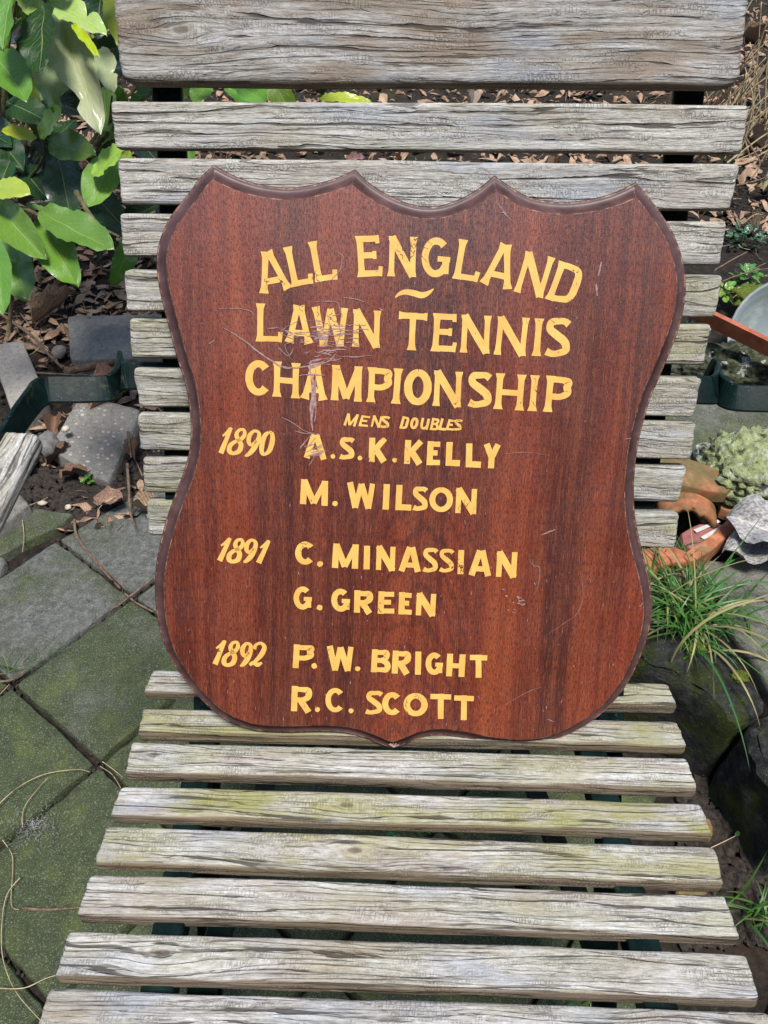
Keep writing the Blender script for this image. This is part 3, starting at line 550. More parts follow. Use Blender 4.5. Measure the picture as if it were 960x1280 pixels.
# ================================================================ CHAIR
CHAIR = empty('garden_chair', (0.03, .33, 0))
tag(CHAIR, 'slatted garden chair of silvery weathered timber on a dark iron frame, holding the shield', 'chair')
def child(name, me, mw):                                  # mw in world space
    return link(name, me, CHAIR, CHAIR_INV @ mw)
CHAIR_INV = Matrix.Translation((-0.03, -.33, 0))
def slat_mesh(L, w, t, seed, r=.0035, nx=150, furrow=.0007, taper=(.0, .0), endr=.0045, corner=.005):
    rr = random.Random(seed); prof = []
    hw, ht = w/2, t/2
    def side(a, b, n):
        for i in range(n): prof.append((lerp(a[0], b[0], i/n), lerp(a[1], b[1], i/n)))
    def cor(cx, cy, a0):
        for i in range(4): a = math.radians(a0+i*22.5); prof.append((cx+r*math.cos(a), cy+r*math.sin(a)))
    nt = max(14, int(w/.0016))
    side((-hw+r, ht), (hw-r, ht), nt); cor_pts = None
    for i in range(5): a = math.radians(90-i*22.5); prof.append((hw-r+r*math.cos(a), ht-r+r*math.sin(a)))
    side((hw, ht-r), (hw, -ht+r), 5)
    for i in range(5): a = math.radians(-i*22.5); prof.append((hw-r+r*math.cos(a), -ht+r+r*math.sin(a)))
    side((hw-r, -ht), (-hw+r, -ht), 5)
    for i in range(5): a = math.radians(-90-i*22.5); prof.append((-hw+r+r*math.cos(a), -ht+r+r*math.sin(a)))
    side((-hw, -ht+r), (-hw, ht-r), 5)
    for i in range(5): a = math.radians(180-i*22.5); prof.append((-hw+r+r*math.cos(a), ht-r+r*math.sin(a)))
    # drop repeated points
    pr = [prof[0]]
    for p in prof[1:]:
        if (p[0]-pr[-1][0])**2+(p[1]-pr[-1][1])**2 > 1e-9: pr.append(p)
    if (pr[0][0]-pr[-1][0])**2+(pr[0][1]-pr[-1][1])**2 < 1e-9: pr.pop()
    n = len(pr); so = rr.uniform(0, 100); V = []; Fc = []
    xs = [-L/2]+[-L/2+endr*k for k in (.15, .4, .7, 1)]
    m_ = nx; xs += [lerp(-L/2+endr, L/2-endr, k/m_) for k in range(1, m_)]+[L/2-endr*k for k in (1, .7, .4, .15, 0)]
    skl, skr = rr.uniform(-.0015, .0015), rr.uniform(-.0015, .0015)
    for xi, x in enumerate(xs):
        e = min(x+L/2, L/2-x); q = max(0, 1-e/endr); shr = 1-(.0 + .20*(1-math.sqrt(max(0, 1-q*q))))
        wv = mn.noise(Vector((x*7, so, 0)))*.0011; zv = mn.noise(Vector((x*5, so+9, 0)))*.0008
        for (y, z) in pr:
            k = 1 if shr == 1 else 1-(1-shr)*(1.0 if abs(y) > hw*.55 else .55)
            ys = y*(1-(1-shr)*corner/max(w, .001)*3.0); zs = z*shr
            # furrows follow the grain: strong across, slow along
            fu = mn.noise(Vector((x*5+so, y*420+mn.noise(Vector((x*9, so, y*30)))*1.2, z*420)))
            fu2 = mn.noise(Vector((x*26+so, y*900, z*900)))
            d = furrow*(-abs(fu)*1.7+.35+fu2*.35)
            nl = math.hypot(y/hw, z/ht) or 1; on_top = abs(z) >= ht-r*.5
            ny, nz = (0, math.copysign(1, z)) if abs(y) < hw-r and abs(z) > ht-1e-4 else (math.copysign(.8, y), math.copysign(.6, z))
            xe = x + (mn.noise(Vector((y*160, z*160, so+x*0)))*.0010 + (skl if x < 0 else skr)*(y/hw))*(1 if e < endr*1.01 else 0)
            V.append((xe, ys+wv+ny*d, zs+zv+nz*d))
    for i in range(len(xs)-1):
        for j in range(n): k = (j+1) % n; Fc.append((i*n+j, i*n+k, (i+1)*n+k, (i+1)*n+j))
    Fc.append(tuple(range(n))); Fc.append(tuple((len(xs)-1)*n+j for j in reversed(range(n))))
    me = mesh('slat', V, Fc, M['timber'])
    bm = bmesh.new(); bm.from_mesh(me); bmesh.ops.recalc_face_normals(bm, faces=bm.faces); bm.to_mesh(me); bm.free()
    return me
#        TL px      TR px     depth   width  (algae, brown, dark)
BACK = [((138,126),(937,131),.6015,.0345,(.18,.35,.35)), ((146,197),(923,206),.6185,.0350,(.10,.25,.30)), ((149,266),(909,277),.6332,.0345,(.25,.3,.35)),
        ((154,338),(903,345),.6440,.0340,(.45,.4,.45)), ((160,398),(888,406),.6611,.0345,(.55,.45,.45)), ((168,461),(876,473),.6790,.0345,(.35,.35,.55)),
        ((171,518),(870,530),.6890,.0335,(.35,.3,.60)), ((177,572),(857,584),.7068,.0345,(.45,.3,.60)), ((182,627),(850,642),.7210,.0350,(.60,.3,.50))]
SEAT = [((190,836),(836,854),.7560,.0285,(.55,.4,.7)), ((181,884),(847,900),.7245,.0295,(.85,.6,.5)), ((167,926),(859,947),.6960,.0330,(.50,.35,.35)),
        ((151,981),(877,1003),.6650,.0300,(.95,.4,.45)), ((133,1032),(892,1058),.6360,.0330,(.70,.45,.45)), ((113,1091),(907,1118),.6080,.0340,(.34,.45,.5)),
        ((87,1162),(932,1191),.5715,.0330,(.25,.40,.5)), ((62,1235),(960,1264),.5400,.0340,(.16,.4,.55)), ((30,1310),(990,1342),.5090,.0340,(.2,.4,.5))]
vb = dirw(0, -.936, .35); vs = dirw(0, -.63, -.777)
DD = .0056
def place_slat(a, b, d, w, t, v, colr, name='slat', seed=0, over=0.0, **k):
    A, B = at(*a, d+DD), at(*b, d-DD); L = (B-A).length+over; x = (B-A).normalized()
    y = (-(v - x*v.dot(x))).normalized(); n = x.cross(y).normalized()
    c = (A+B)/2 - y*w/2 - n*t/2
    me = slat_mesh(L, w, t, seed, nx=int(L/.0034), **k)
    o = child(name, me, frame(c, x, y, n)); o.color = (*colr, 1); return o
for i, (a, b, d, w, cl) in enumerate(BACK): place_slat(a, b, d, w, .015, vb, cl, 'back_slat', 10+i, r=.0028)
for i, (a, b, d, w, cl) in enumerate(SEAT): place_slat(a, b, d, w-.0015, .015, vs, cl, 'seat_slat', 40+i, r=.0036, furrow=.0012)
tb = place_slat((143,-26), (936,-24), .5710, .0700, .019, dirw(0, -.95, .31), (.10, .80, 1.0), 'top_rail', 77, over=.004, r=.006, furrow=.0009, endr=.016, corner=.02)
def sweep(path, w, t, up, mat, name, closed=False, bev=.0012):     # flat bar: w along 'up', t across
    V = []; Fc = []; n = len(path)
    pr = [(-w/2, -t/2+bev), (-w/2+bev, -t/2), (w/2-bev, -t/2), (w/2, -t/2+bev), (w/2, t/2-bev), (w/2-bev, t/2), (-w/2+bev, t/2), (-w/2, t/2-bev)]
    for i, p in enumerate(path):
        a = path[max(0, i-1)]; b = path[min(n-1, i+1)]; tg = (b-a).normalized(); u = (up - tg*up.dot(tg)).normalized(); s_ = tg.cross(u)
        for (q, r) in pr: V.append(p+u*q+s_*r)
    for i in range(n-1):
        for j in range(8): k = (j+1) % 8; Fc.append((i*8+j, i*8+k, (i+1)*8+k, (i+1)*8+j))
    Fc.append(tuple(range(8))); Fc.append(tuple((n-1)*8+j for j in reversed(range(8))))
    me = mesh(name, V, Fc, mat, False)
    bm = bmesh.new(); bm.from_mesh(me); bmesh.ops.recalc_face_normals(bm, faces=bm.faces); bm.to_mesh(me); bm.free()
    return child(name, me, Matrix.Identity(4))
nb = dirw(0, -.35, -.936)
def cpath(P, n=6):
    return [Vector(p) for p in catmull([tuple(p) for p in P], n)]
# back straps behind the slats, then on down to the front feet
for s_, xs in ((-1, ((207,40,.60), (207,115,.617), (213,185,.633), (217,330,.660), (219,478,.695), (221,600,.723))), (1, ((866,40,.60), (864,115,.61), (852,185,.627), (838,330,.653), (822,478,.688), (808,600,.716)))):
    P = [at(x, y, d)+(-nb)*.0055 for x, y, d in xs]; e = (P[-1]-P[-3]).normalized()
    sweep(cpath(P+[P[-1]+e*.05]), .0245, .006, Vector((1, 0, 0)), M['iron'], 'back_strap')
    low = P[-1]+e*.05+Vector((-s_*.03, 0, 0)); foot = Vector((low.x, .02, .004))
    sweep([low+Vector((s_*.004, 0, .01)), foot+Vector((s_*.004, 0, 0))], .024, .008, Vector((1, 0, 0)), M['iron'], 'front_leg')
ns = vs.cross(Vector((-1, 0, 0))).normalized()
if ns.z < 0: ns = -ns
s_top = at(510, 845, .757); s_end = at(510, 1320, .51)
for s_, (xa, xb) in ((-1, (-.172, -.163)), (1, (.192, .198))):
    a = Vector((xa, s_top.y, s_top.z))-ns*.0275; b = Vector((xb, s_end.y, s_end.z))-ns*.0275
    sweep([a+(a-b).normalized()*.02, b], .022, .024, ns, M['iron'], 'seat_rail')
    sweep([Vector((xb-s_*.026, b.y+.05, b.z-.02)), Vector((xb-s_*.026, .66, .004))], .022, .008, Vector((1, 0, 0)), M['iron'], 'rear_leg')
c1 = Vector((-.172, .56, .10)); c2 = Vector((.198, .56, .10))
sweep([c1, c2], .016, .016, Vector((0, 0, 1)), M['iron'], 'cross_bar')
c1 = Vector((-.163, .20, .385)); c2 = Vector((.198, .20, .385))
sweep([c1, c2], .020, .006, Vector((0, 0, 1)), M['iron'], 'cross_bar')
# wooden battens under the seat seen through the front gaps
for px, py in ((247, 1232), (381, 1160)):
    p = at(px, py, .60)
# arm brackets
upz = dirw(0, .97, .05)
La = [at(151,452,.735), at(149,462,.725), at(147,474,.712), at(142,483,.704), at(132,486,.700), at(100,487,.694), at(62,487,.688), at(52,490,.684), at(42,500,.676), at(22,527,.655), at(4,556,.635), at(-30,612,.60)]
sweep(cpath(La, 5), .0245, .0045, upz, M['iron'], 'arm_bracket')
Lb = [at(215,470,.708), at(180,470,.712), at(160,470,.712), at(154,472,.714), at(151.5,470,.722), at(151,462,.732)]
sweep(cpath(Lb, 5), .0262, .0045, upz, M['iron'], 'arm_clamp')
Ra = [at(896,464,.735), at(898,474,.722), at(902,486,.706), at(912,495,.698), at(930,498,.694), at(970,499,.688), at(1010,503,.680), at(1030,520,.665), at(1060,570,.63)]
sweep(cpath(Ra, 5), .0245, .0045, upz, M['iron'], 'arm_bracket')
Rb = [at(820,486,.702), at(860,487,.702), at(885,488,.702), at(893,487,.704), at(896,481,.712), at(894,470,.726), at(884,464,.735)]
sweep(cpath(Rb, 5), .0262, .0045, upz, M['iron'], 'arm_clamp')
# wooden arm on the left bracket, running towards the viewer
a0, a1 = at(25, 545, .640), at(-75, 735, .53)
x = (a1-a0).normalized(); up = Vector((0, 0, 1)); n = (up-x*up.dot(x)).normalized(); y = n.cross(x)
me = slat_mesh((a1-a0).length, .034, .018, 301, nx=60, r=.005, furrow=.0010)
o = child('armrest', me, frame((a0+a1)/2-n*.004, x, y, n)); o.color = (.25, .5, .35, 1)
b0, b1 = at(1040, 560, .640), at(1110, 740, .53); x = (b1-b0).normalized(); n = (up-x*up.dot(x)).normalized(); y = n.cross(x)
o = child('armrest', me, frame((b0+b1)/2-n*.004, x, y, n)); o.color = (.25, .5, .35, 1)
# ================================================================ GROUND
def hgt(x, y):
    z = -.012
    bed = max(0, min(1, (x-.40-.12*max(0, .6-y))/.10))*max(0, min(1, (y-.52)/.12))
    z += .165*bed*(1-max(0, min(1, (y-1.6)/1.0)))
    z += .10*max(0, min(1, (y-1.5)/1.2))
    return z
def axis(lo, hi, c, fine, n):
    t = np.linspace(-1, 1, n); k = 3.6; s_ = np.sinh(k*t)/np.sinh(k)
    return np.where(s_ < 0, c+s_*(c-lo), c+s_*(hi-c))
gx = axis(-22, 22, .05, 0, 300); gy = axis(-20, 30, 1.1, 0, 300)
V = []; nX, nY = len(gx), len(gy)
for y in gy:
    for x in gx:
        z = hgt(x, y); near = 1 if abs(x) < 4 and -1 < y < 6 else 0
        z += (mn.noise(Vector((x*9, y*9, 0)))*.010+mn.noise(Vector((x*38, y*38, 3)))*.006)*near
        V.append((x, y, z-.006))
Fc = [(j*nX+i, j*nX+i+1, (j+1)*nX+i+1, (j+1)*nX+i) for j in range(nY-1) for i in range(nX-1)]
g = link('ground', mesh('ground', V, Fc, M['soil'])); tag(g, kind='structure')
# added unseen brick wall behind the viewer: blocks sky, darkens the varnish reflection
def mat_brick():
    m = NT('brown_brick'); v = m.obj(False)
    n = m.noise(v, 25, 5); return m.set(col=m.ramp(n, [(.3, (.10, .045, .03)), (.7, (.20, .10, .07))]), rough=.9)
M['brick'] = mat_brick(); M['mortar'] = mat_plain('mortar', (.12, .11, .10), (.2, .19, .17), 80, .95, .002)
V = []; Fc = []
def box(V, Fc, a, b):
    i = len(V); V += [(x, y, z) for x in (a[0], b[0]) for y in (a[1], b[1]) for z in (a[2], b[2])]
    Fc += [tuple(i+k for k in f) for f in ((0,1,3,2),(4,6,7,5),(0,4,5,1),(2,3,7,6),(0,2,6,4),(1,5,7,3))]
ADDED_WALL = link('added_wall', mesh('added_wall', *(lambda v, f: (box(v, f, (-3.2, -1.75, -.1), (3.2, -1.55, 2.7)), (v, f))[1])([], []), M['mortar'], False))
tag(ADDED_WALL, 'plain brown brick wall added behind the viewer to darken the varnish reflection', 'wall')
for r_ in range(40):
    for k in range(29):
        x = -3.18+k*.22+(.11 if r_ % 2 else 0); box(V, Fc, (x, -1.56, r_*.068), (x+.21, -1.54+R.uniform(0, .003), r_*.068+.058))
o = link('brickwork', mesh('brickwork', V, Fc, M['brick'], False), ADDED_WALL); o['kind'] = 'stuff'
# stones, slabs: outline prism with worn upper edge
def prism(P, z, th, mat, name, parent=None, inset=.004, jit=.0012, step=.018, seed=0, dome=.0, label=None, cat=None, tilt=(0, 0), col=(.4, .3, .5), group=None, und=.0012):
    rr = random.Random(seed); Q = []
    n = len(P)
    for i in range(n):
        a, b = Vector(P[i][:2]), Vector(P[(i+1) % n][:2]); m_ = max(1, int((b-a).length/step))
        for k in range(m_):
            p = a.lerp(b, k/m_)
            # rounded corners
            j = jit*(.6 if k else .0); Q.append(Vector((p.x+rr.uniform(-j, j), p.y+rr.uniform(-j, j))))
    c = sum(Q, Vector((0, 0)))/len(Q); N = len(Q)
    Q = [(Q[i-1]+Q[i]*4+Q[(i+1) % N])/6 for i in range(N)]
    big = th > .1
    levels = [(0, -th*(1-k/9)) for k in range(9) if th*(1-k/9) > inset*2.2] if big else [(0, -th)]
    levels += [(0, -inset*1.2), (inset*.35, -inset*.35), (inset, 0)]
    V = []; Fc = []
    def zt(x, y): return tilt[0]*(x-c.x)+tilt[1]*(y-c.y)
    for (ins, dz) in levels:
        for q in Q:
            r = (q-c); L_ = r.length; p = c+r*(1-ins/L_*1.2)
            if big: p = p+r/L_*(mn.noise(Vector((p.x*28, p.y*28, dz*28+seed)))*.010+mn.noise(Vector((p.x*80, p.y*80, dz*80+seed)))*.005)
            V.append((p.x-c.x, p.y-c.y, dz+zt(p.x, p.y)+(mn.noise(Vector((p.x*60, p.y*60, seed)))*und if dz > -th else 0)))
    fr = [.8, .55, .3]
    for f_ in fr:
        for q in Q:
            p = c+(q-c)*f_; V.append((p.x-c.x, p.y-c.y, dome*(1-f_)+zt(p.x, p.y)+mn.noise(Vector((p.x*45, p.y*45, seed)))*und))
    L_ = len(levels)+len(fr)
    for r_ in range(L_-1):
        for i in range(N): j = (i+1) % N; Fc.append((r_*N+i, r_*N+j, (r_+1)*N+j, (r_+1)*N+i))
    V.append((0, 0, dome)); ci = len(V)-1
    for i in range(N): Fc.append(((L_-1)*N+i, (L_-1)*N+(i+1) % N, ci))
    me = mesh(name, V, Fc, mat)
    bm = bmesh.new(); bm.from_mesh(me); bmesh.ops.recalc_face_normals(bm, faces=bm.faces)
    bm.to_mesh(me); bm.free(); me.shade_flat() if mat in (M['terra'], M['glaze']) else me.shade_smooth(); me.set_sharp_from_angle(angle=math.radians(32))
    o = link(name, me, parent); o.location = (c.x, c.y, z); o.color = (*col, 1)
    if label: tag(o, label, cat, group)
    return o
PAVE = empty('pavement', (0, 0, 0)); tag(PAVE, kind='structure')
B0 = Vector((-.592, .653)); e1 = Vector((-.151, -.176)); e2 = Vector((.172, -.133))
joint = .0028
def cell(i, j):
    u1, u2 = e1.normalized()*joint, e2.normalized()*joint
    a = B0+e1*i+e2*j
    return [a+u1+u2, a+e1-u1+u2, a+e1+e2-u1-u2, a+e2+u1-u2]
for i in range(-6, 5):
    for j in range(-1, 7):
        c = B0+e1*(i+.5)+e2*(j+.5)
        if c.y > 1.12 or c.y < -.5 or c.x > .30 and c.y > .12 and not (.44 < c.x < .6 and c.y < .24): continue
        if j == -1 and i < -2: continue
        mo = .25 if j == -1 and i == -1 else .12 if i == -2 and j <= 0 else .62
        if i >= 0: mo = .95
        if c.y < .55: mo = .95
        P = cell(i, j)
        if (i, j) == (-2, -1): P = [P[0]+Vector((.018, .0)), P[1], P[2], P[3]]
        prism([tuple(p) for p in P], R.uniform(-.003, .003), .04, M['concrete'], 'paving_slab', PAVE, inset=.006, jit=.0038, step=.010, seed=i*13+j, tilt=(R.uniform(-.014, .014), R.uniform(-.014, .014)), col=(.06 if i < 0 else .02, mo+.12, .45), und=.0016)
def pz(P, Z): return [tuple(onz(x, y, Z)[:2]) for x, y in P]
prism(pz([(-20,668),(12,648),(42,634),(62,640),(94,643),(70,662),(38,676),(8,694),(-20,705)], 0), .004, .04, M['concrete'], 'paving_slab', PAVE, inset=.005, jit=.005, step=.01, seed=91, col=(.25, .62, .1))
prism(pz([(-25,700),(-2,690),(8,702),(-2,722),(-25,730)], 0), 0, .04, M['concrete'], 'paving_slab', PAVE, inset=.005, jit=.004, step=.01, seed=92, col=(.25, .5, .1))
prism(pz([(83,394),(204,391),(212,447),(87,450)], .045), .045, .06, M['concrete'], 'paving_block', label='flat grey concrete block behind the left chair back, just above the armrest bracket', cat='paving block', inset=.006, jit=.0015, seed=1, col=(.55, .04, .8))
prism(pz([(62,567),(134,600),(176,508),(103,500)], .020), .022, .035, M['concrete'], 'paving_block', label='tilted pebbly concrete block under the left armrest bracket', cat='paving block', inset=.005, jit=.0015, seed=2, tilt=(-.17, .03), col=(.52, .06, 1.0))
prism(pz([(-18,432),(27,424),(51,478),(16,520),(-2,470)], .06), .06, .09, M['concrete'], 'paving_block', label='pinkish grey concrete block at the left edge above the armrest', cat='paving block', inset=.005, jit=.0015, seed=3, col=(.85, .0, .5))
prism(pz([(-20,640),(14,606),(37,630),(8,652),(-15,668)], .03), .03, .06, M['concrete'], 'paving_block', label='small grey block corner below the left wooden armrest', cat='paving block', inset=.005, jit=.003, step=.01, seed=4, col=(.45, .35, .2))
# right hand raised edging stones, kerb and slab
prism(pz([(775,800),(800,770),(862,764),(910,790),(938,836),(962,880),(924,906),(880,872),(836,842),(795,835)], .16), .16, .20, M['dstone'], 'edging_stone', label='dark mossy edging stone below the grass tuft at right', cat='stone', inset=.012, jit=.006, step=.014, seed=5, col=(.04, .52, .10), und=.006, dome=.006)
prism(pz([(930,908),(968,884),(1040,930),(1090,1000),(1010,1040),(952,960)], .155), .155, .20, M['dstone'], 'edging_stone', label='dark mossy edging stone cut by the right edge of the picture, low down', cat='stone', inset=.012, jit=.006, step=.014, seed=6, col=(.02, .55, .08), und=.005)
prism(pz([(700,760),(780,705),(830,690),(880,700),(1010,688),(1120,760),(1100,900),(975,872),(940,820),(906,780),(862,760),(800,766),(760,790)], .172), .172, .12, M['concrete'], 'concrete_slab', label='rough grey green concrete slab beneath the grey curled leaf at right', cat='slab', inset=.006, jit=.004, step=.02, seed=7, col=(.36, .42, .4), und=.003)
prism(pz([(800,455),(852,448),(905,470),(1010,500),(1010,540),(930,600),(870,612),(790,600),(760,520)], .20), .20, .14, M['concrete'], 'concrete_slab', label='green mossy concrete slab behind the right arm bracket', cat='slab', inset=.006, jit=.004, step=.02, seed=8, col=(.25, .66, .55), und=.002)
def rock(c, r, mat, name, label=None, cat='stone', seed=0, sub=3, amp=.25, col=(.5, .5, .5), rot=0, freq=2.2, group=None, fine=.0):
    bm = bmesh.new(); bmesh.ops.create_icosphere(bm, subdivisions=sub, radius=1)
    for v in bm.verts:
        p = v.co.copy(); k = 1+amp*mn.noise(p*freq+Vector((seed*3.1, 0, 0)))+amp*.5*mn.noise(p*freq*2.3+Vector((seed, 5, 0)))+fine*mn.noise(p*9+Vector((seed, 5, 2)))+fine*.6*mn.noise(p*19+Vector((seed, 1, 2)))
        v.co = Vector((p.x*r[0]*k, p.y*r[1]*k, p.z*r[2]*k))
    me = bpy.data.meshes.new(name); bm.to_mesh(me); bm.free(); me.materials.append(mat); me.shade_smooth()
    o = link(name, me); o.location = c; o.rotation_euler = (0, 0, rot); o.color = (*col, 1)
    if label: tag(o, label, cat, group)
    return o
p = onz(60, 556, .035); rock(p, (.020, .030, .022), M['stone'], 'rock', 'grey angular stone wedged beside the tilted pebbly block', 'stone', 3, 3, .35)
p = onz(82, 536, .055); rock(p, (.008, .009, .006), M['pebble'], 'pebble', 'tan pebble lying on the left corner of the pebbly block', 'pebble', 4, 2)
p = onz(85, 634, .0); rock(p, (.0065, .007, .005), M['pebble'], 'pebble', 'pale pebble on the soil above the mossy paving at left', 'pebble', 5, 2)
p = onz(53, 629, .0); rock(p, (.010, .006, .005), M['pebble'], 'pebble', 'tan pebble on the soil beside the small grey block corner', 'pebble', 6, 2)
p = onz(74, 440, .01); rock(p, (.018, .020, .014), M['stone'], 'rock', 'round grey stone left of the flat concrete block', 'stone', 7, 3, .2)
p = onz(118, 468, .005); rock(p, (.05, .018, .012), M['pebble'], 'rock', 'pale flat stone under the twig above the left arm bracket', 'stone', 8, 3, .3)
rock(onz(935, 470, .20), (.115, .062, .055), M['crust'], 'concrete_lump', 'broken dark concrete lump with white crusts above the right arm bracket', 'concrete lump', 9, 5, .30, (.5, .5, .5), -.25, 1.6, fine=.22)
p = onz(945, 590, .215); rock(p, (.092, .088, .054), M['lichen'], 'lichen_rock', 'big lump crusted with yellow green and white lichen right of the chair back', 'lichen stone', 11, 5, .22, (.5, .9, .5), .4, 1.6, fine=.18)
p = onz(888, 570, .215); rock(p, (.026, .024, .022), M['lichen'], 'lichen_rock', 'small white crusty lump between the chair back and the big lichen stone', 'lichen stone', 12, 4, .25, (.5, .05, .5), 0, 2, fine=.2)
p = onz(872, 408, .26); rock(p, (.022, .03, .02), M['lichen'], 'lichen_rock', 'pale crusted stone chip below the rusty metal strip', 'lichen stone', 13, 4, .25, (.5, .1, .5), 0, 2, fine=.15)
# terracotta pieces: curved shards
def shard(P, Z, th, mat, name, label, col=(.5, .3, .5), seed=0, tilt=(0, 0), cat='terracotta shard', dome=.002, und=.0012, inset=.003):
    return prism(pz(P, Z), Z, th, mat, name, label=label, cat=cat, inset=inset, jit=.002, step=.009, seed=seed, tilt=tilt, col=col, dome=dome, und=und)
def halftube(a, b, r, th, mat, name, label, col, arcdeg=(0, 180), seed=0, cat='terracotta shard', nseg=18):
    # curved tile: outer and inner skins with closed rims
    x = (b-a).normalized(); up_ = Vector((0, 0, 1)); y = up_.cross(x).normalized(); z = x.cross(y); L_ = (b-a).length
    V = []; Fc = []; nl = 12; n = nseg+1
    for lay, rad in enumerate((r, r-th)):
        for i in range(nl+1):
            for j in range(n):
                ang_ = math.radians(lerp(arcdeg[0], arcdeg[1], j/nseg)); k = 1+.015*mn.noise(Vector((i*.4, j*.3, seed)))
                e = (mn.noise(Vector((j*.5, seed, 0)))*.012 if i in (0, nl) else 0)
                V.append(Vector((L_*i/nl-L_/2+e, math.cos(ang_)*rad*k, math.sin(ang_)*rad*k*.82)))
    o_ = (nl+1)*n
    for i in range(nl):
        for j in range(nseg):
            q = (i*n+j, i*n+j+1, (i+1)*n+j+1, (i+1)*n+j); Fc.append(q); Fc.append(tuple(o_+k for k in reversed(q)))
    for j in range(nseg):
        for i in (0, nl): Fc.append((i*n+j, i*n+j+1, o_+i*n+j+1, o_+i*n+j))
    for i in range(nl):
        for j in (0, nseg): Fc.append((i*n+j, (i+1)*n+j, o_+(i+1)*n+j, o_+i*n+j))
    me = mesh(name, V, Fc, mat); bm = bmesh.new(); bm.from_mesh(me); bmesh.ops.recalc_face_normals(bm, faces=bm.faces); bm.to_mesh(me); bm.free()
    o = link(name, me, None, frame((a+b)/2, x, y, z)); o.color = (*col, 1); tag(o, label, cat); return o
shard([(780,572),(850,571),(880,580),(908,592),(918,604),(912,614),(890,612),(850,604),(790,600)], .235, .022, M['terra'], 'terracotta_shard', 'reddish brown terracotta shard just under the small white lichen lump', (.5, .75, .5), 21, (0, .1), dome=.008)
_a = onz(858, 660, .188)
halftube(_a, _a+Vector((.012, .045, -.006)), .046, .010, M['terra'], 'terracotta_tile', 'arched orange terracotta tile with a dark hollow beneath it', (.5, .45, .5), (8, 172), 3)
b_ = prism(pz([(849,664),(887,648),(914,656),(902,674),(870,692),(851,680)], .195), .195, .03, M['glaze'], 'glazed_brick', label='pinkish brick with two pale stripes beside the arched terracotta tile', cat='brick', inset=.004, jit=.001, seed=23)
for k, (q, r_) in enumerate((((869,664),(899,651)), ((878,673),(907,656)))):
    a, c = onz(*q, .1985), onz(*r_, .1985); d_ = (c-a).normalized()*.0; nrm = (c-a).cross(Vector((0, 0, 1))).normalized()*.0035
    o = link('pale_stripe', mesh('pale_stripe', [v-b_.location for v in (a-nrm, c-nrm*.8, c+nrm*.8, a+nrm)], [(0, 1, 2, 3)], M['stripe'], False), b_)
shard([(862,704),(852,694),(880,676),(908,650),(944,618),(949,623),(918,662),(890,688)], .205, .03, M['terra'], 'terracotta_tile', 'long straight edge of an orange terracotta tile pointing up to the big lichen stone', (.5, .18, .5), 22, (0, 0), dome=.002)
shard([(905,612),(925,616),(932,626),(915,640),(900,636)], .200, .02, M['terra'], 'terracotta_shard', 'small plain terracotta shard between the arched tile and the straight tile edge', (.5, .40, .5), 25)
shard([(780,690),(835,680),(862,690),(866,704),(846,702),(815,712),(790,720)], .200, .022, M['terra'], 'terracotta_shard', 'orange terracotta shard below the lowest back slat at right', (.5, .15, .5), 24, dome=.006)
shard([(872,1022),(888,1020),(893,1034),(890,1052),(876,1052)], .01, .008, M['terra'], 'terracotta_shard', 'thin terracotta sliver beside the fourth seat slat on the dark soil', (.5, .8, .5), 26)
shard([(845,1110),(880,1106),(888,1118),(860,1128),(840,1122)], .01, .008, M['terra'], 'terracotta_shard', 'terracotta sliver seen in the gap under the fifth seat slat', (.5, .8, .5), 27)
# grey curled leaf
# rusty strip and plastic bowl
sA, sB = onz(845, 380, .30), onz(990, 452, .30)
V = []; dx = (sB-sA).normalized(); 
for p_ in (sA, sB):
    for q in ((-.001, .018), (.001, .018), (.004, -.02), (.002, -.02)):
        V.append(p_+Vector((-dx.y, dx.x, 0))*(q[0]*6)+Vector((0, 0, 1))*q[1])
o = link('rusty_strip', mesh('rusty_strip', V, [(0,1,5,4),(1,2,6,5),(2,3,7,6),(3,0,4,7),(0,3,2,1),(4,5,6,7)], M['rust'], False))
tag(o, 'rusty red metal strip standing on edge below the clear bowl', 'metal strip')
bc = at(988, 432, 1.52); V = []; Fc = []; nr = 40; prf = [(.030, 0), (.046, .003), (.060, .016), (.070, .038), (.076, .062), (.080, .064), (.078, .060), (.072, .036), (.062, .018), (.046, .006), (.030, .003)]
for (r_, z_) in prf:
    for k in range(nr): a = 2*PI*k/nr; V.append((r_*math.cos(a)*1.62, r_*math.sin(a)*1.62, z_*1.2-.05))
for i in range(len(prf)-1):
    for k in range(nr): Fc.append((i*nr+k, i*nr+(k+1) % nr, (i+1)*nr+(k+1) % nr, (i+1)*nr+k))
Fc.append(tuple(reversed(range(nr)))); Fc.append(tuple((len(prf)-1)*nr+k for k in range(nr)))
o = link('plastic_bowl', mesh('plastic_bowl', V, Fc, M['bowl'])); o.location = bc; o.rotation_euler = (.72, -.12, 0); tag(o, 'cloudy clear plastic bowl tilted at the right edge above the rusty strip', 'bowl')
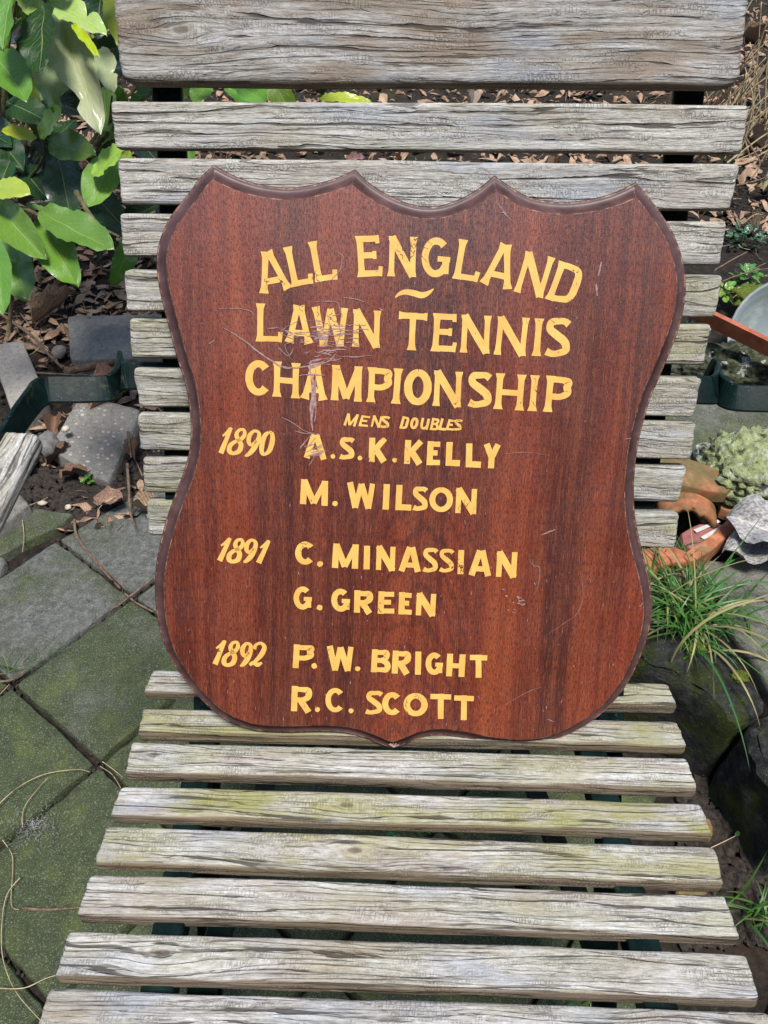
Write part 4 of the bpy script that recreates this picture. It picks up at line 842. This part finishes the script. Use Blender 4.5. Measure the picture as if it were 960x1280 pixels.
# ================================================================ LEAVES
def leaf_mesh(name, curl=.15, fold=.12, wav=.02, width=.4, mat=None, seed=0, ny=26, nx=8, notch=None, tipp=1.0):
    rr = random.Random(seed); V = []; Fc = []; UV = []; pk = rr.uniform(.006, .014)
    for j in range(ny+1):
        t = j/ny; prof_ = (math.sin(PI*min(1, t**.92))**.60)*tipp if 0 < t < 1 else .0
        hw = width*.5*prof_+.004
        for i in range(nx+1):
            s_ = i/nx*2-1; k = hw
            if notch and abs(t-notch[0]) < notch[1] and s_*notch[2] > 0: k = hw*(1-.6*(1-abs(t-notch[0])/notch[1]))
            x = s_*k; z = -curl*(t*t)+fold*abs(s_)*k*1.5-.10*curl*s_*s_ + wav*math.sin(t*17+seed+(2 if s_ > 0 else 0))*abs(s_) + mn.noise(Vector((s_*1.3, t*4, seed)))*wav + pk*math.sin(t*44-abs(s_)*9)*abs(s_)*(1-abs(s_)*.5)*2
            V.append((x+.03*math.sin(t*3+seed), t, z)); UV.append((i/nx, t))
    for j in range(ny):
        for i in range(nx): Fc.append((j*(nx+1)+i, j*(nx+1)+i+1, (j+1)*(nx+1)+i+1, (j+1)*(nx+1)+i))
    return mesh(name, V, Fc, mat, True, None, UV)
LM = [leaf_mesh('leaf', R.uniform(-.05, .22), R.uniform(.05, .22), R.uniform(.01, .03), 1.0, M['leaf'], i) for i in range(8)]
LMn = [leaf_mesh('leaf', .1, .12, .02, 1.0, M['leafm'], 20+i, notch=(.62+.1*i, .10, 1 if i % 2 else -1)) for i in range(3)]
BLK = [(o.location.x, o.location.y) for o in bpy.data.objects if o.name.startswith('paving_block')]
BUSH = empty('laurel_bush', (-.75, 1.25, 0)); tag(BUSH, 'green glossy leaved laurel bush at the upper left beside the chair back', 'shrub')
BI = Matrix.Translation((.75, -1.25, 0))
def put_leaf(base, tip, wid, mesh_, col, roll=0.0, face=None):
    y = tip-base; L_ = y.length; y = y/L_
    n = face if face else Vector((0, -.55, .8)); n = (n-y*n.dot(y)).normalized(); x = y.cross(n)
    m_ = frame(base, x, y, n) @ Matrix.Rotation(roll, 4, 'Y') @ Matrix.Diagonal((wid, L_, L_, 1))
    o = link('leaf', mesh_, BUSH, BI @ m_); o.color = (*col, 1); return o
G = dict(b=(.33, .50, .06), m=(.14, .28, .035), d=(.020, .058, .014), y=(.44, .54, .02), p=(.40, .50, .20), k=(.012, .032, .012))  # bright and pale tones paint in sunlight, dark ones the bush's inner shade
LEAVES = [((60,2),(128,34),36,1.05,'b',0,1), ((70,10),(118,156),46,1.08,'p',.1,1), ((56,6),(50,95),50,1.02,'d',.3,0), ((-12,62),(32,124),46,1.05,'m',0,0),
 ((18,-25),(-6,52),44,1.0,'m',.2,0), ((52,45),(69,135),40,1.12,'p',-.2,2), ((28,-22),(52,20),32,1.06,'b',.2,1), ((46,172),(2,163),21,1.12,'y',0,0), ((49,170),(80,136),30,1.12,'y',.3,0),
 ((62,176),(120,197),36,1.16,'m',.2,0), ((115,217),(158,189),38,1.12,'b',0,0), ((141,197),(110,257),40,1.15,'m',.1,0), ((72,198),(86,268),44,1.2,'d',0,0), ((-14,238),(29,230),36,1.06,'b',0,0),
 ((-8,252),(60,325),40,1.08,'m',.15,0), ((84,268),(24,258),17,1.1,'m',.6,0), ((50,264),(144,316),44,1.06,'m',0,0), ((50,272),(97,360),46,1.09,'m',-.1,0), ((-14,288),(42,330),32,1.14,'m',.2,0),
 ((-9,300),(2,392),38,1.05,'m',.2,0), ((16,322),(30,370),40,1.16,'m',0,0), ((5,128),(58,142),36,1.25,'d',0,0), ((30,212),(62,250),34,1.25,'d',0,0), ((90,30),(124,72),11,1.02,'y',.2,0),
 ((150,186),(168,205),14,1.2,'b',0,0), ((128,-10),(120,50),34,1.3,'d',0,0), ((175,200),(205,178),22,1.4,'m',0,0), ((168,272),(205,250),22,1.35,'d',0,0), ((-20,150),(25,205),40,1.25,'d',0,0),
 ((110,235),(150,278),36,1.27,'d',.2,0), ((12,200),(-4,250),30,1.22,'d',0,0), ((95,150),(60,180),26,1.3,'d',0,0), ((130,110),(138,168),32,1.25,'m',.2,0), ((128,60),(138,110),26,1.15,'p',.3,1),
 ((262,105),(240,128),24,1.75,'m',0,0), ((300,108),(332,128),28,1.8,'m',0,0), ((322,110),(362,124),22,1.8,'b',0,0), ((398,124),(462,118),14,1.8,'y',0,0), ((235,184),(242,206),18,1.5,'m',0,0), ((200,104),(225,130),30,1.6,'d',0,0)]
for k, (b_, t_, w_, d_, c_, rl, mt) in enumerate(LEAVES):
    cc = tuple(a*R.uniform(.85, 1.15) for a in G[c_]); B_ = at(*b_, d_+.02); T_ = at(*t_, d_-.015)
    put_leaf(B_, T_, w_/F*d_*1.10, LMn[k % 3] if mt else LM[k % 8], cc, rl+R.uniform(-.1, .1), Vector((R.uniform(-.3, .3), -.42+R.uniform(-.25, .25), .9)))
def inside(px): return True
cnt = 0
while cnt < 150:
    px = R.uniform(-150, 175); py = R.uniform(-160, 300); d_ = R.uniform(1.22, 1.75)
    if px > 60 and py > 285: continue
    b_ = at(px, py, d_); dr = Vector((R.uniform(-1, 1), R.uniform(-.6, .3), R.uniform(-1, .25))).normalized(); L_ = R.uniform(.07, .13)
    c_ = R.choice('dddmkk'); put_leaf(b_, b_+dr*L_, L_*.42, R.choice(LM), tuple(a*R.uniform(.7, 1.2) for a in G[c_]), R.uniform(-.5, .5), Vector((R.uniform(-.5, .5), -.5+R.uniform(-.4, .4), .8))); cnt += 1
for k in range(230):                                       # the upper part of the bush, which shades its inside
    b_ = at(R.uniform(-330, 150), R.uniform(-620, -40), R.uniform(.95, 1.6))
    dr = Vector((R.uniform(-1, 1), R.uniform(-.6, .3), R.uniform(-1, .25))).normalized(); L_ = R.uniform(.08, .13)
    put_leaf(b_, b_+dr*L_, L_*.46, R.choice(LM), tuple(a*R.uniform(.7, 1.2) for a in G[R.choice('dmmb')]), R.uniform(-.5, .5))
cnt = 0
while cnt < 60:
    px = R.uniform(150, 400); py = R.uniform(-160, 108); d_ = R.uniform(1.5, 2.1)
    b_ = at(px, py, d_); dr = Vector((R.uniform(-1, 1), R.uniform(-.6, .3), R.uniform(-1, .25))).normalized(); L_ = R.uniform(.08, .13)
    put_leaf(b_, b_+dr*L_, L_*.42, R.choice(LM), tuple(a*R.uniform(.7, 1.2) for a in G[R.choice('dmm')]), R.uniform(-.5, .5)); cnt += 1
def tube(P, r0, r1, mat, name, parent=None, inv=None, n=6, label=None, cat=None, group=None):
    V = []; Fc = []; N = len(P)
    for i, p in enumerate(P):
        tg = (P[min(N-1, i+1)]-P[max(0, i-1)]).normalized(); u = tg.orthogonal().normalized(); w_ = tg.cross(u); r = lerp(r0, r1, i/(N-1))
        for k in range(n): a = 2*PI*k/n; V.append(p+(u*math.cos(a)+w_*math.sin(a))*r*(1+.12*math.sin(i*2.1+k)))
    for i in range(N-1):
        for k in range(n): Fc.append((i*n+k, i*n+(k+1) % n, (i+1)*n+(k+1) % n, (i+1)*n+k))
    Fc.append(tuple(range(n))); Fc.append(tuple((N-1)*n+k for k in range(n)))
    if parent is None:
        c = P[0]; V = [v-c for v in V]; o = link(name, mesh(name, V, Fc, mat)); o.location = c
    else: o = link(name, mesh(name, V, Fc, mat), parent, inv)
    if label: tag(o, label, cat, group)
    return o
for P in ([(10,420,1.45),(30,250,1.3),(55,195,1.2),(50,150,1.15)], [(30,250,1.3),(100,215,1.22),(140,195,1.16)], [(95,240,1.12),(112,268,1.1),(128,285,1.09),(149,296,1.08)], [(10,250,1.3),(50,270,1.15),(45,262,1.1)],
          [(20,300,1.4),(40,100,1.3),(60,0,1.15)], [(0,200,1.3),(10,60,1.2),(30,-40,1.1)], [(120,180,1.3),(135,165,1.25),(140,120,1.2)], [(30,300,1.5),(160,120,1.7),(260,60,1.9)]):
    Q = cpath([at(*q) for q in P], 5); tube(Q, .0045, .0016, M['bark'], 'branch', BUSH, BI)
# ---- dead leaves
DM = [leaf_mesh('dead_leaf', R.uniform(-.3, .4), R.uniform(.2, .9), R.uniform(.05, .11), 1.0, M['dead'], 50+i, 8, 4) for i in range(8)]
DC = [(.16, .095, .06), (.26, .16, .10), (.36, .24, .155), (.46, .33, .22), (.12, .07, .05), (.21, .12, .075), (.32, .24, .18)]
def dead(p, L_, wd, rot, col, tilt=None, mesh_=None, label='brown dead leaf lying in the litter behind the chair', group='dead leaves in the litter', name='dead_leaf'):
    t = tilt or (R.uniform(-.5, .5), R.uniform(-.6, .6))
    o = link(name, mesh_ or R.choice(DM)); o.location = p; o.rotation_euler = (t[0], t[1], rot); o.scale = (wd, L_, L_); o.color = (*col, 1)
    tag(o, label, 'dead leaf', group); return o
dead(onz(118, 624, .012), .072, .045, -1.9, (.33, .20, .14), (.05, .1), DM[2], 'pinkish brown dead leaf on the paving edge left of the chair back', None)
g_ = leaf_mesh('grey_leaf', .05, .25, .09, 1.0, M['dead'], 99, 16, 8)
o = dead(onz(905, 648, .225), .15, .085, -2.0, (.4, .4, .4), (.1, .3), g_, 'large grey curled dead leaf right of the terracotta pieces', None, 'dried_leaf')
o = dead(onz(905, 690, .200), .13, .07, -1.5, (.4, .4, .4), (.0, .1), g_, 'lower pale grey dead leaf lying on the slab above the grass', None, 'dried_leaf')
dead(onz(945, 292, .12), .12, .06, 2.6, (.30, .22, .14), (.2, .5), DM[4], 'pale brown dead leaf hanging above the clear bowl at right', None)
for (x, y, L_, w_, r_, c_, lb) in ((40,405,.13,.035,-.9,3,'long tan curled leaf above the flat concrete block'), (70,365,.09,.035,-.7,1,'brown curled leaf just under the lowest laurel leaves'), (66,546,.055,.035,.2,5,'dark brown curled leaf behind the moss patch of the arm bracket'),
        (58,582,.06,.035,-.8,0,'dark brown crumpled leaf below the grey angular stone'), (35,590,.08,.045,.5,4,'dark leaf on the soil beside the wooden armrest'), (75,598,.06,.03,-1.2,5,'reddish leaf scrap below the tilted pebbly block'), (168,575,.06,.03,.1,5,'reddish leaf beside the left ends of the lower back slats'), (205,648,.07,.03,1.2,3,'tan leaf in the gap above the lowest back slat')):
    dead(onz(x, y, .015), L_, w_, r_, DC[c_], (R.uniform(-.2, .3), R.uniform(-.3, .3)), None, lb, None)
cnt = 0
while cnt < 235:
    if cnt < 95: x = R.uniform(-1.6, -.42); y = R.uniform(1.15, 2.4)
    else: x = R.uniform(-1.2, 2.2); y = R.uniform(1.75, 5.2)
    if x > .55 and y < 2.0: continue
    z = hgt(x, y)+R.uniform(.0, .03); L_ = R.uniform(.05, .13)
    if any(math.hypot(x-bx, y-by) < .17 for bx, by in BLK): continue
    if x > -.75 and y < 1.3: continue
    dead((x, y, z), L_, L_*R.uniform(.3, .55), R.uniform(0, 6.3), tuple(a*R.uniform(.8, 1.3) for a in R.choice(DC))); cnt += 1
# finer litter as one mass
V = []; Fc = []; UV = []
for k in range(17000):
    if R.random() < .22: x = R.uniform(-1.9, -.38); y = R.uniform(.98, 2.6)
    else: x = R.uniform(-1.6, 2.6); y = R.uniform(1.6, 5.2)
    if any(math.hypot(x-bx, y-by) < .11 for bx, by in BLK): continue
    if x > .45 and y < 1.9: continue
    z = hgt(x, y)+R.uniform(0, .015); L_ = R.uniform(.015, .07); w_ = L_*R.choice((.06, .08, .3, .5)); a = R.uniform(0, 6.3); d_ = Vector((math.cos(a), math.sin(a), R.uniform(-.4, .4)))*L_; s_ = Vector((-math.sin(a), math.cos(a), R.uniform(-.5, .5)))*w_
    c = Vector((x, y, z)); b = len(V); nn_ = d_.cross(s_).normalized(); m_ = 7; cv = R.uniform(-.35, .5)*L_
    V.append(c+nn_*cv*.5); UV.append((.5, .5))
    for q in range(m_):
        an = 2*PI*q/m_; rr_ = R.uniform(.6, 1.15); ca, sa = math.cos(an)*rr_, math.sin(an)*rr_
        V.append(c+d_*.5*ca+s_*.5*sa-nn_*cv*(ca*ca*.5)+nn_*R.uniform(-.06, .06)*L_); UV.append((.5+.5*sa, .5+.5*ca))
    for q in range(m_): Fc.append((b, b+1+q, b+1+(q+1) % m_))
o = link('leaf_litter', mesh('leaf_litter', V, Fc, M['dead'], True, None, UV)); o.color = (.46, .31, .20, 1); tag(o, 'scraps of brown leaf litter over the soil behind the chair', 'leaf litter', None, 'stuff')
# soil crumbs
ico = bmesh.new(); bmesh.ops.create_icosphere(ico, subdivisions=1, radius=1); iv = [v.co.copy() for v in ico.verts]; ifc = [tuple(v.index for v in f.verts) for f in ico.faces]; ico.free()
V = []; Fc = []
for k in range(9500):
    q = R.random()
    if q < .35: p = onz(R.uniform(-20, 215), R.uniform(560, 660), 0)
    elif q < .65: p = onz(R.uniform(850, 1000), R.uniform(940, 1180), 0)
    elif q < .85: x_ = R.uniform(.9, 2.0); y_ = R.uniform(1.5, 2.6); p = Vector((x_, y_, 0))
    elif q < .92:
        if R.random() < .3: w2 = B0+e1*R.choice([-1, 0, 1, 2])+e2*R.choice([-1, 0, 1])+Vector((R.gauss(0, .008), R.gauss(0, .008)))
        else:
            i_, j_ = R.randint(-2, 3), R.randint(-1, 3); t_ = R.random(); w2 = B0+(e1*(i_+t_)+e2*j_ if R.random() < .5 else e1*i_+e2*(j_+t_))+Vector((R.gauss(0, .002), R.gauss(0, .002)))
        p = Vector((w2.x, w2.y, 0))
    else: p = Vector((R.uniform(-1.4, -.4), R.uniform(1.2, 2), 0))
    s_ = abs(R.gauss(0, .0035))+.0015
    if q < .92 and q >= .85: s_ *= .62
    z = hgt(p.x, p.y)+(.004 if not .85 <= q < .92 else .006); b = len(V); rr = Vector((R.uniform(.7, 1.3), R.uniform(.7, 1.3), R.uniform(.6, 1.1)))
    for v in iv: V.append((p.x+v.x*s_*rr.x*R.uniform(.8, 1.2), p.y+v.y*s_*rr.y*R.uniform(.8, 1.2), z+v.z*s_*rr.z))
    Fc += [tuple(b+i for i in f) for f in ifc]
o = link('soil_crumbs', mesh('soil_crumbs', V, Fc, M['lump'], False)); tag(o, 'dark crumbs of soil strewn in the joints and beds', 'soil', None, 'stuff')
# ================================================================ GRASS
def blade_mesh(seed, bend):
    V = []; Fc = []; n = 10; hw = .5
    for i in range(n+1):
        t = i/n; a = bend*t; y = math.sin(a)/bend*1.0 if bend > .01 else t; z = (1-math.cos(a))/bend if bend > .01 else 0
        w = hw*(1-t**2.2)*(.7+.3*min(1, t*5))+.01; tw = .6*t*math.sin(seed)
        # grows up (z) and bends over along +y
        Y = (1-math.cos(a))/bend; Z = math.sin(a)/bend
        V += [(-w, Y+tw*.02, Z), (0, Y-.006, Z-.004), (w, Y-tw*.02, Z)]
    for i in range(n):
        for j in range(2): Fc.append((i*3+j, i*3+j+1, (i+1)*3+j+1, (i+1)*3+j))
    return mesh('blade', V, Fc, M['grass'])
BM = [blade_mesh(i, b) for i, b in enumerate((.5, .8, 1.1, 1.4, 1.7, 2.0, 2.4))]
def tuft(name, base, n, hmin, hmax, label, spread=.02, dirb=None, wid=.0032, lean=.5, dry=.12, ms=None):
    T = empty(name, base); tag(T, label, 'grass')
    for i in range(n):
        a = R.uniform(0, 2*PI) if dirb is None or R.random() < .4 else dirb+R.gauss(0, .55)
        h = R.uniform(hmin, hmax); o = link('blade', R.choice(ms or BM[1:]), T)
        r = abs(R.gauss(0, spread)); b = R.uniform(0, 6.3)
        o.location = (r*math.cos(b)*1.5, r*math.sin(b), 0)
        o.rotation_euler = (-R.uniform(0, lean), R.uniform(-.2, .2), a); o.scale = (wid*R.uniform(.6, 1.2), h, h)
        o.color = (*((.42, .36, .16) if R.random() < dry else tuple(c*R.uniform(.7, 1.35) for c in (.075, .19, .035))), 1)
    return T
tuft('grass_tuft', onz(852, 765, .168), 260, .04, .125, 'big green grass tuft spilling over the edging stone right of the shield', .036, None, .0032, .95)
tuft('grass_tuft', onz(835, 705, .17), 50, .03, .07, 'short grass sprouting under the orange terracotta shard', .018, None, .003)
T = tuft('grass_tuft', onz(862, 790, .165), 38, .14, .26, 'long grass blades hanging down over the dark edging stones', .03, -1.9, .0034, 1.0, .22, BM[3:7])
tuft('grass_tuft', onz(940, 1140, 0), 30, .05, .10, 'small grass tuft on the soil beside the sixth seat slat', .012, None, .003, .7)
tuft('grass_tuft', onz(720, 1255, 0), 18, .03, .06, 'little grass tuft glimpsed through the gap between the two front seat slats', .02, None, .003, .7)
tuft('grass_tuft', onz(12, 838, 0), 12, .02, .05, 'fine sparse grass in the paving joint at the left edge', .01, None, .0012, .7)
tuft('grass_tuft', onz(60, 815, 0), 10, .015, .035, 'few tiny grass blades on the joint below the grey slab', .01, None, .0012, .7)
# small leafy weeds
def weed(base, n, L_, label, col, spread=.02, name='weed'):
    T = empty(name, base); tag(T, label, 'weed')
    for i in range(n):
        a = R.uniform(0, 6.3); r = R.uniform(0, spread); o = link('leaf', R.choice(LM), T); o.location = (r*math.cos(a), r*math.sin(a), R.uniform(0, spread*.8))
        o.rotation_euler = (R.uniform(-.2, .9), R.uniform(-.4, .4), a-PI/2); s_ = L_*R.uniform(.6, 1.2); o.scale = (s_*.55, s_, s_); o.color = (*tuple(c*R.uniform(.8, 1.2) for c in col), 1)
    return T
weed(onz(112, 600, .0), 14, .012, 'tiny bright green seedling at the foot of the tilted pebbly block', (.10, .35, .03), .012)
weed(onz(925, 308, .14), 46, .022, 'bluish green small leaved weed beside the third back slat', (.05, .13, .06), .05)
weed(onz(932, 350, .17), 34, .022, 'bright green small weed left of the clear bowl', (.12, .30, .05), .032)
weed(onz(905, 370, .18), 22, .022, 'yellow green weed sprig by the fourth back slat', (.20, .36, .05), .02)
weed(onz(938, 1035, 0), 26, .009, 'tiny leaved green weed on the dark soil under the edging stones', (.06, .15, .05), .025)
weed(onz(520, 1040, 0), 18, .016, 'small round leaved weed seen through the gap under the fourth seat slat', (.06, .22, .05), .04)
# moss cushions
for (x, y, z, r_, lb) in ((868,808,.165,.018,'yellow green moss cushion on the edging stone under the grass'), (925,845,.166,.012,'small moss cushion right of the hanging grass blades'), (945,372,.19,.05,'green mossy mound behind the clear bowl')):
    rock(onz(x, y, z), (r_, r_*.8, r_*.45), mat_plain('moss', (.03, .045, .008), (.16, .20, .02), 260, .95, .004) if 'mm' not in M else M['mm'], 'moss_cushion', lb, 'moss', int(x), 4, .3, fine=.15)
# ================================================================ TWIGS AND STEMS
def twig(P, Z, r, label, name='twig', mat='twig', r1=None, cat='twig', group=None):
    Q = [onz(x, y, Z+(q[0] if q else 0)) for x, y, *q in P]
    if mat == 'straw': r *= .62; label = label
    return tube(cpath(Q, 5), r, r1 or r*.5, M[mat], name, None, None, 6, label, cat, group)
twig([(93,650),(97,672),(122,705),(150,735),(168,752),(192,765)], .008, .0028, 'forked brown twig lying along the paving joint left of the shield', r1=.0014)
twig([(115,695),(135,715),(158,738)], .010, .0016, 'thin twig alongside the forked twig in the paving joint')
twig([(191,723),(172,738),(150,755),(137,763)], .012, .0026, 'brown twig crossing the paving joint just left of the shield')
twig([(159,580),(161,610),(163,640),(168,657)], .03, .0034, 'upright reddish stick by the left ends of the lower back slats')
twig([(160,540),(162,556),(164,572)], .03, .0034, 'short brown stick beside the seventh back slat')
twig([(42,466),(80,468),(110,469)], .05, .0028, 'dark stick running to the corner of the arm bracket')
twig([(80,465),(105,460),(142,452)], .035, .010, 'thick grey brown stick behind the left arm bracket', r1=.009)
twig([(0,392),(40,420),(58,440),(78,460)], .05, .0045, 'long brown stick slanting past the flat concrete block', r1=.003)
twig([(-10,385),(12,402),(46,424),(72,450)], .04, .0022, 'thin bent stem beside the long slanting stick')
twig([(3,1050),(14,1066),(16,1085),(14,1130),(24,1137)], .006, .0009, 'thin pale stem curving on the mossy slab at far left', mat='straw', r1=.0004)
twig([(28,1135),(60,1137),(104,1134)], .010, .0022, 'short reddish brown twig on the green slab beside the sixth seat slat')
twig([(-4,1008),(20,986),(55,968),(95,962),(112,965)], .012, .0012, 'long pale dry stem arching to the dark crumbs on the paving', mat='straw', r1=.0004)
twig([(28,1035),(30,1010),(48,985),(60,972)], .01, .0008, 'thin pale stem curling across the pale fluff', mat='straw', r1=.0004)
twig([(25,1097),(8,1120),(2,1160),(4,1200),(20,1240),(50,1275)], .008, .0010, 'long thin curved stem beside the lower left paving joint', mat='straw', r1=.0004)
twig([(-5,1235),(30,1235),(60,1222),(98,1212)], .008, .0012, 'pale dry stem reaching from the left edge to the seventh seat slat', mat='straw', r1=.0004)
twig([(128,952),(142,962),(154,972)], .01, .0010, 'short pale straw ending at the third seat slat', mat='straw', r1=.0004)
twig([(125,958),(140,968),(151,985)], .009, .0008, 'thin pale straw curving under the third seat slat', mat='straw', r1=.0004)
twig([(0,852),(14,850),(26,842),(34,836)], .008, .0022, 'short brown twig over the paving joint at the far left')
twig([(0,868),(12,855)], .008, .0012, 'pale straw at the crossing of paving joints at far left', mat='straw', r1=.0004)
twig([(888,1060),(905,1052),(923,1043)], .012, .0012, 'thin tan straw standing off the end of the fifth seat slat', mat='straw', r1=.0004)
twig([(893,338),(915,325),(934,315)], .2, .0022, 'grey twig beside the bluish green weed', r1=.0016)
twig([(903,352),(920,345),(945,338),(965,335)], .2, .0018, 'thin grey twig between the weeds and the bowl')
twig([(925,160),(940,185),(950,205),(938,225)], .2, .0030, 'brown arching stem at the right edge above the dark soil')
twig([(920,232),(945,226),(975,215)], .18, .0030, 'brown stick at the right edge level with the second back slat')
twig([(0,640),(30,634),(60,622)], .02, .0010, 'thin pale straw on the small grey block corner', mat='straw', r1=.0004)
twig([(28,650),(30,670),(28,690)], .01, .0012, 'short pale stem on the mossy broken slab', mat='straw', r1=.0004)
for k in range(44):
    x, y = (R.uniform(0, 190), R.uniform(330, 480)) if k < 27 else (R.uniform(100, 190), R.uniform(600, 650)) if k < 31 else (R.uniform(870, 960), R.uniform(250, 370))
    a = R.uniform(0, 3.1); L_ = R.uniform(12, 40); Zz = .03 if k < 31 else .2
    twig([(x, y), (x+L_*.5*math.cos(a)+R.uniform(-4, 4), y+L_*.5*math.sin(a)*.6+R.uniform(-3, 3)), (x+L_*math.cos(a), y+L_*math.sin(a)*.6)], Zz, R.uniform(.0008, .0022), 'thin dry twig lost among the garden litter', group='stray twigs in the litter', mat=R.choice(['twig', 'straw']))
# dry stems at upper right
ST = empty('dry_stems', onz(925, 190, .10)); tag(ST, 'clump of pale dry stems at the upper right beside the chair back', 'dead plant')
SI = Matrix.Translation(-ST.location)
for k in range(150):
    bx = R.uniform(-.22, .30); by = R.uniform(-.08, .22); h = R.uniform(.12, .55); a = R.uniform(-.35, .75)
    b = ST.location+Vector((bx, by, -.02)); t = b+Vector((math.sin(a)*h, R.uniform(-.25, .1)*h, math.cos(a)*h*R.uniform(.55, 1)))
    mid = b.lerp(t, .5)+Vector((R.uniform(-.03, .03), R.uniform(-.03, .03), R.uniform(-.02, .03)))
    tube(cpath([b, mid, t], 4), R.uniform(.0016, .0042), .0012, M['straw' if R.random() < .75 else 'twig'], 'stem', ST, SI, 5)
# dry fluff on the slab
V = []; Fc = []; c0 = onz(42, 1035, .006)
for k in range(260):
    a = R.uniform(0, 6.3); r = abs(R.gauss(0, .022)); p = Vector((c0.x+r*math.cos(a)*1.3, c0.y+r*math.sin(a), c0.z+R.uniform(0, .004))); b_ = R.uniform(0, 6.3); L_ = R.uniform(.002, .007)
    d_ = Vector((math.cos(b_), math.sin(b_), R.uniform(-.2, .2)))*L_; s_ = Vector((-math.sin(b_), math.cos(b_), 0))*.0002; b = len(V)
    V += [p-s_, p+d_-s_, p+d_+s_, p+s_]; Fc.append((b, b+1, b+2, b+3))
o = link('fluff', mesh('fluff', V, Fc, M['web'], False)); tag(o, 'patch of pale grey fluff on the green slab at left', 'fluff', None, 'stuff')
